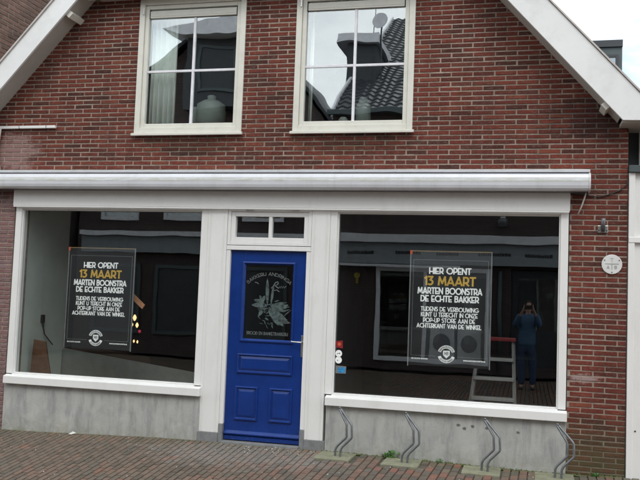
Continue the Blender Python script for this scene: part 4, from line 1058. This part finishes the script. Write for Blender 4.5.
for s_ in (-1, 1):
    sh = addn((PX+s_*.17, PY, 1.40, .055), 3); el = addn((PX+s_*.25, PY+.16, 1.22, .042), sh); wr = addn((PX+s_*.125, PY+.385, 1.49, .027), el)
    pm = addn((PX+s_*.105, PY+.425, 1.535, .030, .018), wr)
    for k in range(4):
        a1 = addn((PX+s_*(.098-.004*k), PY+.437, 1.515+.020*k+.022, .0085), pm); a2 = addn((PX+s_*.075, PY+.452, 1.524+.019*k+.012, .008), a1); addn((PX+s_*(.048+.004*(k % 2)), PY+.452, 1.524+.019*k+.012, .007), a2)
    th_ = addn((PX+s_*.085, PY+.42, 1.555, .0095), pm); addn((PX+s_*.055, PY+.424, 1.565, .008), th_)
    hp = addn((PX+s_*.085, PY, .88, .085), 0); kn = addn((PX+s_*.11, PY+.01, .48, .058), hp); an = addn((PX+s_*.12, PY-.02, .09, .038), kn)
    bl_ = addn((PX+s_*.125, PY+.09, .035, .04, .032), an); addn((PX+s_*.13, PY+.16, .02, .032, .022), bl_)
nodes = [(PX+(p[0]-PX), p[1], p[2]*FS+pz)+tuple(q*.86 if p[3] > .05 else q for q in p[3:]) for p in nodes]
skin_obj('body', M['skin'], man, nodes, edges)
sw = [(PX, PY, .78, .205, .15), (PX, PY, .93, .215, .155), (PX, PY, 1.10, .205, .15), (PX, PY, 1.28, .215, .15), (PX, PY+.005, 1.41, .15, .11), (PX, PY+.015, 1.455, .07)]
se = [(0,1),(1,2),(2,3),(3,4),(4,5)]
for s_ in (-1, 1):
    n = len(sw); sw += [(PX+s_*.185, PY, 1.40, .085), (PX+s_*.258, PY+.16, 1.215, .072), (PX+s_*.145, PY+.35, 1.455, .050)]; se += [(4, n), (n, n+1), (n+1, n+2)]
skin_obj('sweater', M['sweat'], man, [(p[0], p[1], p[2]*FS+pz)+tuple(p[3:]) for p in sw], se)
jn = [(PX, PY, 1.02, .14, .105), (PX, PY, .88, .15, .12)]; je = [(0,1)]
for s_ in (-1, 1):
    n = len(jn); jn += [(PX+s_*.09, PY, .78, .115), (PX+s_*.11, PY+.01, .48, .092), (PX+s_*.12, PY-.01, .08, .078)]; je += [(1, n), (n, n+1), (n+1, n+2)]
skin_obj('jeans', M['jean'], man, [(p[0], p[1], p[2]*FS+pz)+tuple(p[3:]) for p in jn], je)
skin_obj('hair', M['hair'], man, [(PX, PY-.01, 1.60*FS+pz, .078, .07), (PX, PY+.005, 1.68*FS+pz, .085, .09), (PX, PY+.02, 1.73*FS+pz, .06, .07)], [(0,1),(1,2)])
for s_ in (-1, 1):
    MB().lathe((PX+s_*.03, PY+.128, 1.628*FS+pz), [(.004, -.008), (.011, 0), (.004, .008)], 12).build('eye', M['dark'], man)
    n = s_; skin_obj('shoe', M['dark'], man, [(PX+s_*.12, PY-.03, .04+pz, .05, .045), (PX+s_*.125, PY+.09, .035+pz, .05, .038), (PX+s_*.13, PY+.18, .028+pz, .042, .03)], [(0,1),(1,2)], lvl=1)
    MB().lathe((PX+s_*.082, PY+.03, 1.62*FS+pz), [(.006, -.03), (.016, 0), (.006, .03)], 10).build('ear', M['skin'], man)
skin_obj('nose', M['skin'], man, [(PX, PY+.125, 1.62*FS+pz, .010), (PX, PY+.145, 1.595*FS+pz, .013)], [(0,1)], lvl=1)
MB().box(PX-.025, PX+.025, PY+.118, PY+.128, 1.562*FS+pz, 1.568*FS+pz).build('mouth', M['red'], man)
ph = thing('phone', (3.151, -8.56, 1.49), 'dark phone held up in both hands by the photographer', 'phone')
MB().box(3.151-.075, 3.151+.075, -8.566, -8.558, 1.503, 1.573+.012).build('case', M['black'], ph, bevel=.003)
MB().lathe((3.151-.060, -8.558, 1.574), [(.006, 0), (.006, .0015)], 14, 'y').build('lens', M['galv'], ph)

for o in bpy.data.objects:
    if '_w' in o: del o['_w']
